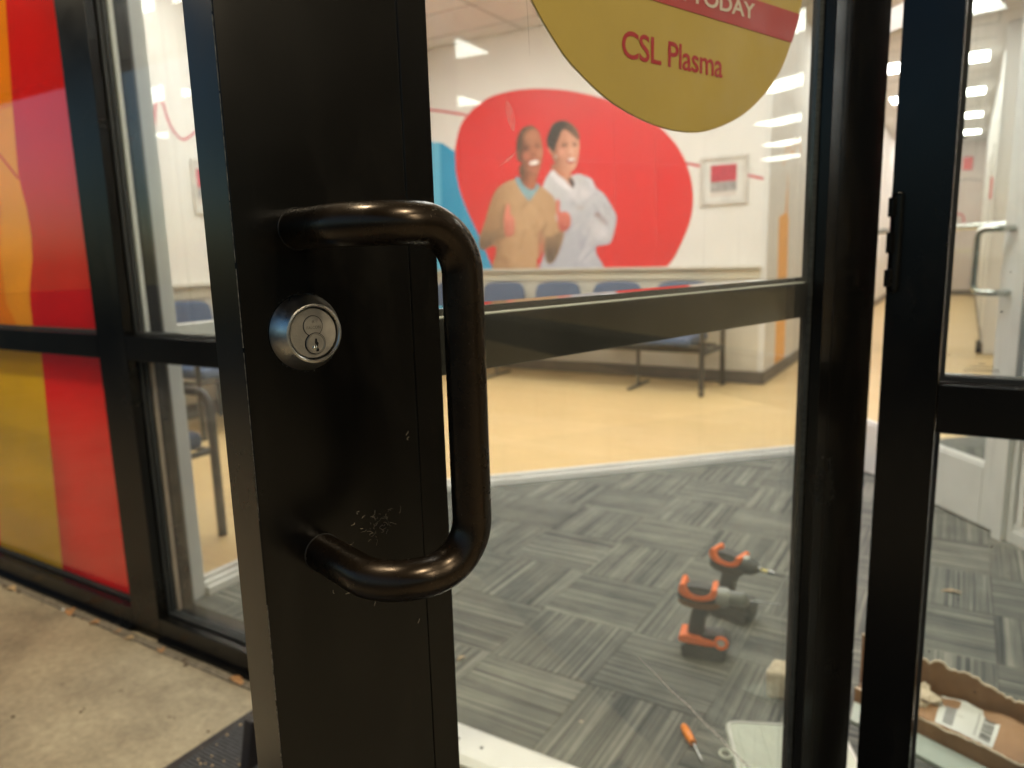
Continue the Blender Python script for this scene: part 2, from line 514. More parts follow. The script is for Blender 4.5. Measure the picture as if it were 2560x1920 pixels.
def copy_tree(o, parent=None):
    kids = [c for c in bpy.data.objects if c.parent == o]
    c = o.copy(); COL.objects.link(c); c.parent = parent
    for ch in kids: copy_tree(ch, c)
    return c


# ================================================================ SETTING, outside
MB().box(-40, 40, -45, -4.2, -0.30, -0.12).build('parking_lot', M['asphalt']); tag(bpy.data.objects['parking_lot'], kind='structure')
o = MB().box(-14, 14, -4.2, -0.026, -0.30, 0.0).build('sidewalk', M['concrete']); tag(o, kind='structure')
o = MB().box(-14, 14, -0.026, 0.30, -0.30, -0.006).build('ground_slab', M['concrete']); tag(o, kind='structure')
# joint filler between the slab and the storefront
jm = MB()
xs = np.linspace(-6, -1.1, 60)
for i in range(59):
    w = 0.010 + 0.004 * random.random()
    jm.box(xs[i], xs[i + 1], -0.030 - w, -0.018, -0.002, 0.004 + 0.003 * random.random())
o = jm.build('joint_sealant', pm('grimy_sealant', (0.17, 0.145, 0.11), 0.8, var=0.4, scale=60, bump=0.5)); tag(o, kind='structure')

# canopy over the entrance, plus made-up beams that shape the reflections
cp = at(thing('entrance_canopy', (0, -1.5, 3.0), 'flat brown canopy overhanging the storefront entrance', 'canopy'))
MB().box(-5.2, 14, -3.08, 0.0, 3.0, 3.06).build('soffit', M['soffit'], cp)
MB().box(-14, -5.201, -3.08, -2.15, 3.0, 3.06).build('beam', M['soffit'], cp)  # unseen beam, invented to put a dark band into the panel's reflection
MB().box(-7.6, -5.261, -2.149, -1.6, 3.0, 3.06).build('beam', M['soffit'], cp)  # also unseen, added to darken the reflection at the panel's top
MB().box(-14, 14, -3.16, -3.081, 2.92, 3.5).build('fascia', M['bronze'], cp)
MB().box(-5.26, -5.201, -2.149, 0.0, 2.95, 3.4).build('fascia', M['bronze'], cp)
n = 0
for x in (-4.4, -2.6, -0.8, 1.0, 2.8, 4.6):
    for y in (-1.0,):
        l = at(thing('canopy_light', (x, y, 3.0), 'round recessed downlight in the canopy soffit', 'ceiling light', 'round downlights in the canopy soffit'))
        MB().lathe([(.0, .02), (.125, .02), (.125, 0), (.105, -.012), (.098, -.006), (.0, -.006)], (x, y, 2.979), 'z', 24).build('housing', M['bronze'], l)
        MB().lathe([(.0, -.010), (.08, -.009), (.094, -.0065)], (x, y, 2.979), 'z', 20).build('lens', M['lamp_out'], l)
# far dark wood beyond the parking lot, one unbroken mass
c = MB()
for i in range(40):
    bx_ = -60 + i * 3 + random.uniform(-1, 1); h = random.uniform(3.0, 5.0)
    c.tube([(bx_, -44, -.12), (bx_, -44, h * .6)], [.2, .1], 6)
    for q in range(120):
        R = 2.4 * random.random() ** .4; th = random.uniform(0, 6.28); ph = random.uniform(-1, 1)
        p = Vector((bx_ + R * math.cos(th) * math.sqrt(1 - ph * ph), -44 + R * math.sin(th) * math.sqrt(1 - ph * ph), h * .55 + R * ph * .8))
        a = Vector((random.uniform(-1, 1), random.uniform(-1, 1), random.uniform(-1, 1))).normalized(); b = a.orthogonal().normalized() * random.uniform(.3, .6); a = a.cross(b).normalized() * .45
        c.add([p - a, p + b, p + a, p - b], [(0, 1, 2, 3)])
o = c.build('distant_wood', M['tree'], fix=False); tag(o, 'dark line of trees beyond the parking lot', 'wood', kind='stuff')

# ================================================================ SETTING, inside
YW = 4.936
o = MB().box(-4.9, 14, 0.115, 17.2, -0.2, -0.004).build('wood_floor', M['wood']); tag(o, kind='structure')
cb = MB().add([(-2.16, .10, -.002), (3.0, .10, -.002), (3.0, 6.6, -.002), (-2.16, 1.50, -.002)], [(0, 1, 2, 3)]).build('carpet_floor', M['groove'])
tag(cb, kind='structure')


def clip(poly, a, b, c):   # keep a*x+b*y<=c
    out = []
    for i in range(len(poly)):
        p, q = poly[i], poly[(i + 1) % len(poly)]
        fp, fq = a * p[0] + b * p[1] - c, a * q[0] + b * q[1] - c
        if fp <= 0: out.append(p)
        if fp * fq < 0:
            t = fp / (fp - fq); out.append((p[0] + (q[0] - p[0]) * t, p[1] + (q[1] - p[1]) * t))
    return out


T = 0.305
tile_mesh = None
for i in range(-8, 10):
    for j in range(-1, 22):
        x0 = 0.145 + i * T; y0 = 0.115 + j * T
        full = [(x0, y0), (x0 + T, y0), (x0 + T, y0 + T), (x0, y0 + T)]
        p = clip(clip(clip(full, -1, 1, 3.64), -1, 0, 2.135), 0, -1, -0.118)
        p = clip(p, 1, 0, 3.0) if p else p
        if len(p) < 3: continue
        ar = abs(sum(p[q][0] * p[(q + 1) % len(p)][1] - p[(q + 1) % len(p)][0] * p[q][1] for q in range(len(p)))) / 2
        if ar < 0.002: continue
        cx, cy = x0 + T / 2, y0 + T / 2
        rot = (i + j) % 2 == 0
        g = 0.0008
        if ar > T * T * 0.999 and tile_mesh is not None:
            o = bpy.data.objects.new('carpet_tile', tile_mesh); COL.objects.link(o)
        else:
            L = []
            for (a, b) in p:
                a, b = a - cx, b - cy
                if rot: a, b = b, -a
                L.append((a * (1 - 2 * g / T), b * (1 - 2 * g / T)))
            m = MB().prism(L, 'z', -0.002, 0.0)
            o = m.build('carpet_tile', M['carpet'])
            if ar > T * T * 0.999: tile_mesh = o.data
        o.parent = cb
        o.location = (cx, cy, random.uniform(0, 0.0006))
        o.rotation_euler = (0, 0, math.pi / 2 if rot else 0)

# floor transition strip with two ridges (45 degrees) and the sill of the side partition
st = MB()
a = (-2.13, 1.53 - .0); b = (-.60, 3.06)
d = (Vector(b) - Vector(a)).normalized()
st.obox(a, b, 0.112, 0, 0.010)
o = st.build('floor_transition_strip', M['alu'], bevel=0.002)
tag(o, 'pale aluminium floor strip between the striped carpet and the wood floor', 'floor strip')
MB().obox(a, b, 0.030, 0.0102, 0.030, off=0.038).build('ridge', M['alu_white'], o, 0.003)
MB().obox(a, b, 0.026, 0.0102, 0.026, off=-0.030).build('ridge', M['alu_white'], o, 0.003)

# walls
def wallobj(name, mat, *boxes):
    m = MB()
    for bx in boxes: m.box(*bx)
    return tag(m.build(name, mat), kind='structure')
w1 = wallobj('wall_back', M['wall'], (-4.9, -1.36, YW, YW + .12, 0, 3.1))
wl = wallobj('wall_left', M['wall'], (-4.86, -4.72, 0.115, YW, 0, 3.1))
wo = wallobj('wall_corridor_left', M['wall'], (-1.48, -1.36, YW + .121, 17, 0, 3.1))
wr = wallobj('wall_corridor_right', M['wall'], (0.20, 0.32, 7.45, 16.99, 0, 3.1))
wallobj('wall_rear', M['wall'], (-4.9, 13.9, 17.05, 17.2, 0, 3.1))
wf = wallobj('wall_far', M['wall_pink'], (-1.359, 0.199, 16.9, 17.0, 0, 3.1))
wallobj('wall_right', M['wall'], (13.9, 14.0, .116, 17.2, 0, 3.1))
wallobj('wall_front_left', M['wall'], (-4.86, -3.70, 0.117, 0.20, 0, 3.1))


def trims(par, bx):
    for nm, mt, b in bx:
        MB().box(*b).build(nm, M[mt], par, 0.003)
trims(w1, [('baseboard', 'baseboard', (-4.72, -1.355, YW - .012, YW - .001, 0.0, .105)), ('chair_rail', 'wainscot', (-4.70, -1.40, YW - .02, YW - .001, .86, .945)),
           ('ledge', 'wainscot2', (-4.70, -1.40, YW - .055, YW - .0005, .945, .968)), ('wainscot_panel', 'wainscot2', (-4.70, -1.40, YW - .006, YW - .0005, .107, .858)),
           ('corner_trim', 'alu_white', (-1.40, -1.352, YW - .006, YW - .0008, .107, 3.09))])
trims(wl, [('baseboard', 'baseboard', (-4.719, -4.708, .2, YW - .02, 0.0, .105)), ('chair_rail', 'wainscot', (-4.719, -4.70, .2, YW - .06, .86, .945)),
           ('ledge', 'wainscot2', (-4.7195, -4.665, .2, YW - .06, .945, .968)), ('wainscot_panel', 'wainscot2', (-4.7195, -4.713, .2, YW - .06, .107, .858))])
trims(wo, [('baseboard', 'baseboard', (-1.359, -1.348, YW - .0, 16.9, 0.0, .105))])
trims(wf, [('baseboard', 'baseboard', (-1.34, .19, 16.885, 16.899, 0.0, .105)), ('wall_rail', 'wainscot', (-1.34, .19, 16.88, 16.899, 0.86, .95))])
trims(wr, [('baseboard', 'baseboard', (.188, .199, 7.45, 16.88, 0.0, .105)), ('corner_trim', 'alu_white', (.185, .1995, 7.44, 7.52, .107, 3.09)), ('door_casing', 'alu_white', (.185, .1995, 9.2, 9.34, .107, 2.2)),
           ('door_casing', 'alu_white', (.185, .1995, 10.3, 10.42, .107, 2.2))])
# orange vinyl figure on the corridor wall
MB().prism([(5.38, .108), (5.78, .108), (5.76, 1.0), (5.74, 1.36), (5.68, 1.40), (5.66, 1.72), (5.60, 1.40), (5.36, 1.35), (5.38, .9)], 'x', -1.3598, -1.3585).build('orange_figure', M['orange'], wo)
# swirl lines on the far walls (flat print)
def ribbon(name, mat, pts, w, plane, c0, c1, par):
    m = MB(); P = [Vector(p) for p in pts]; L = []; R = []
    for i, p in enumerate(P):
        t = (P[min(i + 1, len(P) - 1)] - P[max(i - 1, 0)]).normalized(); n_ = Vector((-t.y, t.x)) * w / 2
        L.append(p + n_); R.append(p - n_)
    for i in range(len(P) - 1):
        q = [tuple(L[i]), tuple(L[i + 1]), tuple(R[i + 1]), tuple(R[i])]
        m.prism(q, plane, c0, c1)
    return m.build(name, mat, par)
def spl(pts, sub=8):
    P = [Vector(p) for p in pts]; P = [P[0]] + P + [P[-1]]; out = []
    for i in range(1, len(P) - 2):
        a, b, c, d = P[i - 1:i + 3]
        for j in range(sub):
            t = j / sub
            out.append(0.5 * ((2 * b) + (c - a) * t + (2 * a - 5 * b + 4 * c - d) * t * t + (3 * b - a - 3 * c + d) * t ** 3))
    return out + [P[-2]]
ribbon('swirl_line', M['photo_grey'], spl([(-.9, 1.9), (-.5, 2.25), (-.1, 2.35), (.15, 2.3)]), .03, 'y', 16.893, 16.8985, wf)
ribbon('swirl_line', M['red_line'], spl([(-.6, 1.25), (-.4, 1.6), (-.15, 1.65), (-.1, 1.4), (-.3, 1.3)]), .03, 'y', 16.893, 16.8985, wf)
ribbon('swirl_line', M['orange'], spl([(5.45, 1.78), (5.6, 1.95), (5.8, 1.9), (6.0, 2.05), (6.2, 1.95)]), .02, 'x', -1.3598, -1.3588, wo)
sg = MB().box(-.19, -.02, 16.86, 16.898, 2.95 - .42, 2.95 - .16).build('red_sign', M['f_red'], loc=(-.1, 16.88, 2.6)); tag(sg, 'small red wall sign at the end of the corridor', 'sign')
sg = MB().box(.165, .184, 8.4, 8.62, 1.55, 1.78).build('red_notice', M['f_red'], loc=(.17, 8.5, 1.66)); tag(sg, 'red notice on the right corridor wall behind the pull handle', 'notice')
sg = MB().box(.14, .187, 7.46, 7.54, 0.0, .13).build('floor_box', M['rubber'], loc=(.15, 7.5, .0), bevel=.01); tag(sg, 'small black box on the floor at the corridor wall corner', 'box')

# ceiling with lay-in tiles
ce = MB().box(-4.9, 14, -0.0 + .116, 17.2, 3.135, 3.2).build('ceiling', M['ceiling']); tag(ce, kind='structure')
lights = {}
TW, TD = 1.22, 0.55
light_c = [(-0.5, y) for y in (1.1, 2.75, 4.4, 6.6, 8.8, 11.0, 13.2, 15.4)]  # near end of this column is out of view, kept for room light
light_c += [(-1.72, 3.3), (-1.72, 1.65), (-2.94, 3.3), (-2.94, 1.65), (-4.0, 3.3), (-4.0, 1.65)]  # unseen panels, added left of the corridor to brighten the room
light_c += [(1.2, 2.45), (4.1, 4.5), (6.2, 6.35), (8.2, 8.4), (10.1, 10.4), (12.0, 12.2)]
tm = None
cnt = 0
for i in range(-4, 3):
    for j in range(0, 31):
        cx, cy = -0.5 + i * 1.22, 0.55 + j * 0.55
        if cx < -4.6 or cx > 3.2 or (cy > 7.2 and abs(cx + .5) > .7) or cy > 16.9: continue
        if any(abs(cx - a) < .62 and abs(cy - b) < .3 for a, b in light_c): continue
        if tm is None:
            q = MB().box(-TW / 2 + .012, TW / 2 - .012, -TD / 2 + .012, TD / 2 - .012, 0, .012).build('ceiling_tile', M['ceiling'], bevel=.004, seg=1); tm = q.data
            q.parent = ce; q.location = (cx, cy, 3.104)
        else:
            q = bpy.data.objects.new('ceiling_tile', tm); COL.objects.link(q); q.parent = ce; q.location = (cx, cy, 3.104)
        cnt += 1
tb = MB()
for i in range(-4, 4): tb.box(-.5 + (i - .5) * 1.22 - .012, -.5 + (i - .5) * 1.22 + .012, .12, 7.4, 3.1, 3.103)
for j in range(0, 32): tb.box(-1.11, .11, .55 + (j - .5) * .55 - .012, .55 + (j - .5) * .55 + .012, 3.0985, 3.102)
tb.build('ceiling_grid', M['tbar'], ce)
proto = None
for (x, y) in light_c:
    if proto is None:
        proto = thing('ceiling_light', (x, y, 3.1), 'recessed fluorescent panel in the tiled ceiling, out of direct view', 'ceiling light', 'recessed fluorescent panels in the waiting room ceiling, some added unseen to brighten the room')
        MB().box(-.59, .59, -.265, .265, -.004, .03).build('housing', M['alu_white'], proto)
        MB().box(-.56, .56, -.24, .24, -.010, -.0045).build('diffuser', M['lamp_in'], proto)
        lt = proto
    else:
        lt = copy_tree(proto); lt.location = (x, y, 3.1)
        cl = {6.6: 'first', 8.8: 'second', 11.0: 'third', 13.2: 'fourth', 15.4: 'fifth'}
        if x == -0.5 and y in cl: lt['label'] = cl[y] + ' bright ceiling panel along the corridor, counted from the top of the right sidelight'
        if (x, y) == (1.2, 2.45): lt['label'] = 'ceiling panel inside the inner door, mirrored in the left sidelight'
for (x, y) in ((6.2, 1.93), (8.5, 2.85)):
    t = thing('ceiling_light', (x, y, 3.1), 'small ceiling light mirrored in the door glass ' + ('high above' if x < 7 else 'just left of') + ' the red mural', 'ceiling light', 'small square recessed lights', math.radians(53))
    MB().box(-.31, .31, -.22, .22, -.004, .03).build('housing', M['alu_white'], t)
    MB().box(-.285, .285, -.195, .195, -.010, -.0045).build('diffuser', M['lamp_in'], t)

# ================================================================ MURAL on the back wall
mu = at(thing('wall_mural', (-3.1, YW, 0.97), 'wall mural of a red rounded shape with two smiling people above the chairs', 'mural'))
red = [(-4.352, 2.149), (-4.246, 2.388), (-3.971, 2.554), (-3.663, 2.592), (-3.323, 2.563), (-3.0, 2.489), (-2.65, 2.361), (-2.357, 2.202), (-2.134, 1.994), (-2.013, 1.781),
       (-1.962, 1.555), (-1.986, 1.332), (-2.103, 1.068), (-2.18, .97)]
left = [(-3.95, .97), (-4.079, 1.248), (-4.282, 1.658), (-4.352, 1.929)]
rp = [tuple(p) for p in spl(red)] + [tuple(p) for p in spl(left)]
MB().prism(rp, 'y', YW - .0040, YW - .0022).build('red_shape', M['red'], mu)
MB().prism([(-4.70, .97), (-4.70, 2.25), (-4.53, 2.216), (-4.50, 2.21), (-4.36, 2.12), (-4.2, 1.95), (-3.4, 1.2), (-3.3, .97)], 'y', YW - .0020, YW - .0006).build('blue_shape', M['blue'], mu)
MB().prism([(-4.699, .971), (-4.699, 2.235), (-4.535, 2.222), (-4.560, .971)], 'y', YW - .0038, YW - .0021).build('light_blue_band', M['blue_lt'], mu)
ribbon('rose_line', M['red_line'], spl([(-4.69, 2.55), (-4.6, 2.533), (-4.45, 2.50), (-4.2, 2.44)]), .022, 'y', YW - .0019, YW - .0008, mu)
ribbon('rose_line', M['red_line'], spl([(-2.1, 1.83), (-1.993, 1.80), (-1.858, 1.762), (-1.56, 1.685), (-1.40, 1.64)]), .020, 'y', YW - .0019, YW - .0008, mu)


# --- printed people: a flat print, painted into vertex colours on a fine sheet
def sdf(P, poly):
    poly = np.asarray(poly, float); n_ = len(poly)
    d = np.full(len(P), 1e9); s = np.ones(len(P))
    for i in range(n_):
        a = poly[i]; b = poly[i - 1]
        e = b - a; w = P - a
        t = np.clip((w @ e) / max(e @ e, 1e-9), 0, 1)
        q = w - t[:, None] * e; d = np.minimum(d, (q * q).sum(1))
        c1 = P[:, 1] >= a[1]; c2 = P[:, 1] < b[1]; c3 = e[0] * w[:, 1] > e[1] * w[:, 0]
        k_ = (c1 & c2 & c3) | (~c1 & ~c2 & ~c3); s[k_] *= -1
    return s * np.sqrt(d)


STEP = 4
gx = np.arange(60, 1410, STEP); gy = np.arange(150, 1571, STEP)
GX, GY = np.meshgrid(gx, gy); PP = np.stack([GX.ravel(), GY.ravel()], 1).astype(float)
Cc = np.zeros((len(PP), 3)); Aa = np.zeros(len(PP))


def lin(c): return np.array(srgb(*c)[:3])
def paint(pts, c, soft=5, c2=None, axis=(1, 0), lo=0, hi=1, alpha=1.0, sm=True, cover=True):
    poly = np.array(smooth_poly(pts, 4) if sm else pts)
    lo_, hi_ = poly.min(0) - soft * 2 - 2, poly.max(0) + soft * 2 + 2
    ii = np.where((PP[:, 0] > lo_[0]) & (PP[:, 0] < hi_[0]) & (PP[:, 1] > lo_[1]) & (PP[:, 1] < hi_[1]))[0]
    Q = PP[ii]
    m = np.clip(0.5 - sdf(Q, poly) / (2 * soft), 0, 1) * alpha
    col = np.tile(lin(c), (len(Q), 1))
    if c2 is not None:
        t = np.clip((Q @ np.array(axis, float) - lo) / (hi - lo), 0, 1)[:, None]
        t = t * t * (3 - 2 * t); col = col * (1 - t) + lin(c2) * t
    Cc[ii] = Cc[ii] * (1 - m[:, None]) + col * m[:, None]
    if cover: Aa[ii] = np.maximum(Aa[ii], m)
def blob(cx, cy, rx, ry, c, soft=12, alpha=1.0, rot=0):
    pts = [(cx + rx * math.cos(t) * math.cos(rot) - ry * math.sin(t) * math.sin(rot), cy + rx * math.cos(t) * math.sin(rot) + ry * math.sin(t) * math.cos(rot)) for t in np.linspace(0, 6.283, 13)[:-1]]
    paint(pts, c, soft, alpha=alpha, cover=False)


# woman: coat, neck, head
paint([(800, 610), (870, 640), (980, 660), (1060, 645), (1170, 690), (1210, 770), (1280, 830), (1340, 930), (1392, 1050), (1370, 1200), (1330, 1310), (1225, 1335), (1215, 1400), (1250, 1575), (700, 1575), (730, 1400), (720, 900), (715, 770)],
      (214, 214, 219), 6, (182, 184, 196), (0.4, 1), 700, 1900)
blob(1250, 1180, 90, 120, (226, 222, 228), 60, .6); blob(1200, 1325, 130, 28, (170, 168, 182), 30, .7); blob(1270, 1080, 22, 60, (160, 140, 138), 22, .75, -0.7); blob(1225, 1030, 24, 22, (150, 120, 112), 16, .8)
blob(960, 900, 16, 190, (196, 196, 208), 30, .6, .15); blob(1110, 1430, 22, 140, (182, 182, 198), 40, .7); blob(820, 1450, 40, 90, (176, 178, 196), 40, .6); blob(1065, 965, 38, 20, (190, 176, 172), 14, .6)
blob(1090, 830, 120, 60, (230, 226, 232), 50, .6); blob(1180, 780, 40, 80, (196, 196, 210), 40, .6, -.5)
paint([(800, 560), (1000, 560), (985, 640), (1010, 720), (990, 775), (930, 700), (840, 640)], (178, 112, 84), 8, (214, 150, 122), (1, 0), 800, 980)
paint([(965, 680), (1000, 695), (1018, 745), (1002, 775), (972, 730)], (78, 68, 72), 6)
paint([(820, 610), (860, 650), (950, 735), (1000, 790), (960, 800), (870, 740), (800, 660)], (232, 230, 238), 6)
paint([(800, 200), (860, 162), (930, 158), (1000, 190), (1045, 240), (1060, 300), (1064, 420), (1050, 520), (1020, 600), (970, 625), (900, 610), (840, 560), (800, 470), (778, 420), (790, 300)], (190, 128, 102), 7, (226, 168, 142), (1, 0), 820, 1040)
paint([(762, 380), (756, 320), (790, 230), (840, 170), (910, 150), (980, 175), (1030, 220), (1058, 270), (1062, 335), (1030, 320), (985, 275), (940, 240), (900, 250), (875, 310), (850, 370), (838, 430), (800, 440), (775, 425)], (52, 44, 44), 7, (140, 104, 82), (1, -.2), 840, 1040)
blob(780, 450, 18, 45, (226, 160, 132), 8); blob(845, 500, 28, 90, (150, 100, 82), 26, .75); blob(846, 484, 8, 8, (240, 230, 220), 5)
blob(925, 385, 30, 9, (70, 50, 46), 7, .9, -.15); blob(1022, 378, 24, 9, (70, 50, 46), 7, .9, .1); blob(925, 362, 34, 6, (80, 55, 48), 6, .7, -.2); blob(1020, 352, 26, 6, (80, 55, 48), 6, .7)
blob(985, 520, 42, 26, (176, 74, 74), 9); blob(988, 512, 32, 13, (246, 240, 236), 6); blob(990, 440, 10, 40, (240, 196, 176), 14, .7); blob(975, 468, 22, 9, (190, 122, 100), 8, .7); blob(900, 450, 36, 34, (228, 164, 142), 22, .7); blob(1040, 470, 12, 40, (214, 140, 118), 14, .5)
# man: sweater
paint([(450, 690), (500, 720), (580, 760), (660, 735), (700, 760), (760, 800), (830, 870), (855, 960), (850, 1080), (920, 1180), (905, 1290), (850, 1440), (800, 1500), (760, 1480), (735, 1380), (700, 1440), (665, 1480), (655, 1575), (240, 1575), (255, 1400), (240, 1330),
       (130, 1370), (85, 1350), (75, 1280), (110, 1170), (150, 1060), (200, 900), (250, 800), (340, 730)], (166, 128, 94), 6, (196, 158, 120), (1, 0), 150, 480)
paint([(100, 1190), (160, 1180), (260, 1170), (350, 1130), (360, 1240), (250, 1290), (140, 1368), (85, 1350), (75, 1280)], (150, 120, 92), 18, (106, 84, 70), (0, 1), 1180, 1350, .9)
paint([(735, 1240), (800, 1240), (870, 1200), (920, 1180), (900, 1300), (850, 1440), (800, 1500), (755, 1470), (735, 1360)], (146, 116, 92), 16, (98, 80, 70), (0, 1), 1220, 1450, .95)
paint([(690, 1180), (735, 1250), (725, 1390), (690, 1575), (655, 1575), (680, 1400)], (196, 58, 66), 10, alpha=.55, cover=False)
blob(330, 1060, 34, 120, (150, 118, 90), 26, .8, .15); blob(720, 1200, 26, 110, (158, 126, 96), 24, .8, .25); blob(270, 1330, 30, 70, (150, 112, 84), 26, .7); blob(300, 1450, 90, 26, (160, 122, 90), 24, .7, .35); blob(460, 1555, 200, 18, (150, 116, 86), 14, .6)
blob(550, 1050, 110, 220, (204, 168, 130), 90, .6); blob(230, 1000, 60, 60, (178, 140, 102), 30, .6); blob(420, 1500, 150, 10, (176, 138, 104), 12, .6, .1)
# shirt collar, neck
paint([(450, 690), (480, 670), (560, 760), (620, 790), (665, 730), (690, 760), (640, 840), (590, 898), (540, 850), (480, 760)], (126, 168, 182), 6, (146, 184, 194), (0, 1), 700, 880)
paint([(500, 560), (680, 600), (665, 690), (655, 760), (620, 795), (560, 770), (505, 700)], (110, 74, 58), 8, (186, 112, 82), (1, .3), 700, 850)
# man: head
paint([(470, 340), (490, 260), (540, 212), (610, 198), (670, 235), (705, 310), (722, 400), (722, 480), (705, 570), (680, 640), (640, 668), (585, 650), (530, 590), (500, 520), (475, 450)], (120, 76, 58), 7, (186, 120, 92), (1, 0), 500, 640)
paint([(468, 500), (460, 400), (474, 300), (520, 225), (590, 198), (650, 215), (690, 265), (640, 235), (580, 250), (545, 300), (520, 380), (512, 460), (498, 530), (480, 525)], (84, 64, 52), 10, (120, 88, 68), (1, 0), 480, 640)
blob(482, 470, 20, 50, (128, 88, 68), 9, .9)
blob(600, 300, 60, 45, (200, 138, 108), 40, .7); blob(562, 412, 34, 9, (70, 44, 36), 8, .85, -.1); blob(668, 392, 28, 9, (78, 50, 42), 8, .85, .1); blob(560, 385, 38, 6, (84, 56, 44), 7, .7, -.2); blob(665, 362, 30, 6, (90, 60, 46), 7, .7, .15)
blob(618, 440, 17, 50, (176, 110, 84), 14, .8); blob(630, 470, 30, 14, (150, 86, 66), 9, .7); blob(560, 480, 34, 36, (208, 122, 100), 20, .7); blob(700, 450, 22, 36, (206, 138, 112), 16, .7)
blob(630, 545, 62, 40, (160, 80, 66), 12, .9, -.18); blob(636, 542, 48, 20, (255, 246, 240), 7, 1, -.2); blob(640, 615, 50, 26, (190, 112, 92), 20, .7); blob(600, 640, 60, 14, (126, 78, 60), 14, .6, .3)
# cloth folds
rsf = np.random.RandomState(4)
for q in range(26):
    x_, y_ = rsf.uniform(260, 760), rsf.uniform(850, 1560); blob(x_, y_, rsf.uniform(8, 20), rsf.uniform(30, 90), (150, 114, 84) if q % 2 else (212, 176, 140), 14, .28, rsf.uniform(-.9, .9))
for q in range(26):
    x_, y_ = rsf.uniform(950, 1330), rsf.uniform(720, 1560); blob(x_, y_, rsf.uniform(6, 16), rsf.uniform(30, 100), (150, 152, 172) if q % 2 else (232, 230, 236), 12, .30, rsf.uniform(-.8, .8))
# hands, thumbs up
paint([(350, 1000), (365, 940), (385, 925), (402, 960), (405, 1020), (440, 1060), (448, 1130), (440, 1210), (400, 1240), (355, 1230), (340, 1150), (338, 1060)], (226, 138, 120), 6, (196, 108, 92), (0, 1), 1000, 1240)
for q in (1075, 1118, 1160, 1200): blob(405, q + 18, 36, 4, (160, 84, 74), 5, .6); blob(412, q, 30, 9, (240, 158, 140), 8, .7)
paint([(850, 900), (872, 885), (884, 920), (886, 1000), (940, 1000), (978, 1040), (985, 1110), (960, 1170), (905, 1195), (868, 1150), (860, 1060), (848, 980)], (216, 116, 102), 6, (190, 92, 82), (0, 1), 1000, 1190)
for q in (1035, 1078, 1118): blob(935, q + 20, 40, 4, (150, 66, 62), 5, .7, -.1); blob(940, q, 34, 10, (230, 140, 122), 8, .7, -.1)
nx, ny = len(gx), len(gy)
tex = np.zeros(len(PP)); rn = np.random.RandomState(9)
for q in range(40):
    kx_, ky_ = rn.normal(0, .035, 2); tex += np.sin(PP[:, 0] * kx_ + PP[:, 1] * ky_ + rn.uniform(0, 6.28))
Cc *= (1 + .014 * tex / math.sqrt(20) * 1.4)[:, None]; Cc = np.clip(Cc ** 1.06, 0, 1)
u = PP[:, 0] / 1584.0; vv = (PP[:, 1] - 100) / 1500.0
TLc, TRc, BLc, BRc = np.array([-4.138, 2.437]), np.array([-2.429, 2.238]), np.array([-4.206, .928]), np.array([-2.425, .911])
XZ = (TLc * ((1 - u) * (1 - vv))[:, None] + TRc * (u * (1 - vv))[:, None] + BLc * ((1 - u) * vv)[:, None] + BRc * (u * vv)[:, None])
XZ[:, 1] = np.maximum(XZ[:, 1], 0.969)
keep = Aa > 0.45
k = N('printed_people'); at_ = k.n('ShaderNodeVertexColor'); at_.layer_name = 'print'
k.l(at_.outputs[0], k.b.inputs['Base Color']); k.set(Roughness=0.5); M['print'] = k.m
# the two people are separate cut-out prints
idx = np.arange(nx * ny).reshape(ny, nx)
quads = np.stack([idx[:-1, :-1].ravel(), idx[1:, :-1].ravel(), idx[1:, 1:].ravel(), idx[:-1, 1:].ravel()], 1)
quads = quads[keep[quads].all(1)]
cen = PP[quads].mean(1)
man_poly = smooth_poly([(450, 690), (500, 560), (455, 480), (460, 300), (540, 190), (640, 190), (720, 300), (735, 480), (700, 640), (690, 745), (760, 795), (835, 868), (875, 875), (900, 990), (1000, 1040), (990, 1150), (925, 1200), (905, 1290), (850, 1440), (800, 1505), (700, 1575), (200, 1600), (60, 1400), (60, 1250), (200, 850), (330, 720)], 4)
isman = sdf(cen, man_poly) < 0
for nm, sel, lb in (('printed_person', isman, 'printed smiling man in a tan sweater with both thumbs up'), ('printed_person', ~isman, 'printed woman in a white coat with folded arms')):
    q = quads[sel]; used = np.unique(q); rm = -np.ones(nx * ny, int); rm[used] = np.arange(len(used))
    vs = [(float(a), YW - .0052 - (.0008 if nm and sel is isman else 0), float(b)) for a, b in XZ[used]]
    mb = MB(); mb.add(vs, [tuple(int(t) for t in r) for r in rm[q]])
    o = mb.build(nm, M['print'], mu, fix=False); o['label'] = lb
    ca = o.data.color_attributes.new('print', 'FLOAT_COLOR', 'POINT')
    buf = np.ones((len(used), 4), np.float32); buf[:, :3] = Cc[used]
    ca.data.foreach_set('color', buf.ravel())


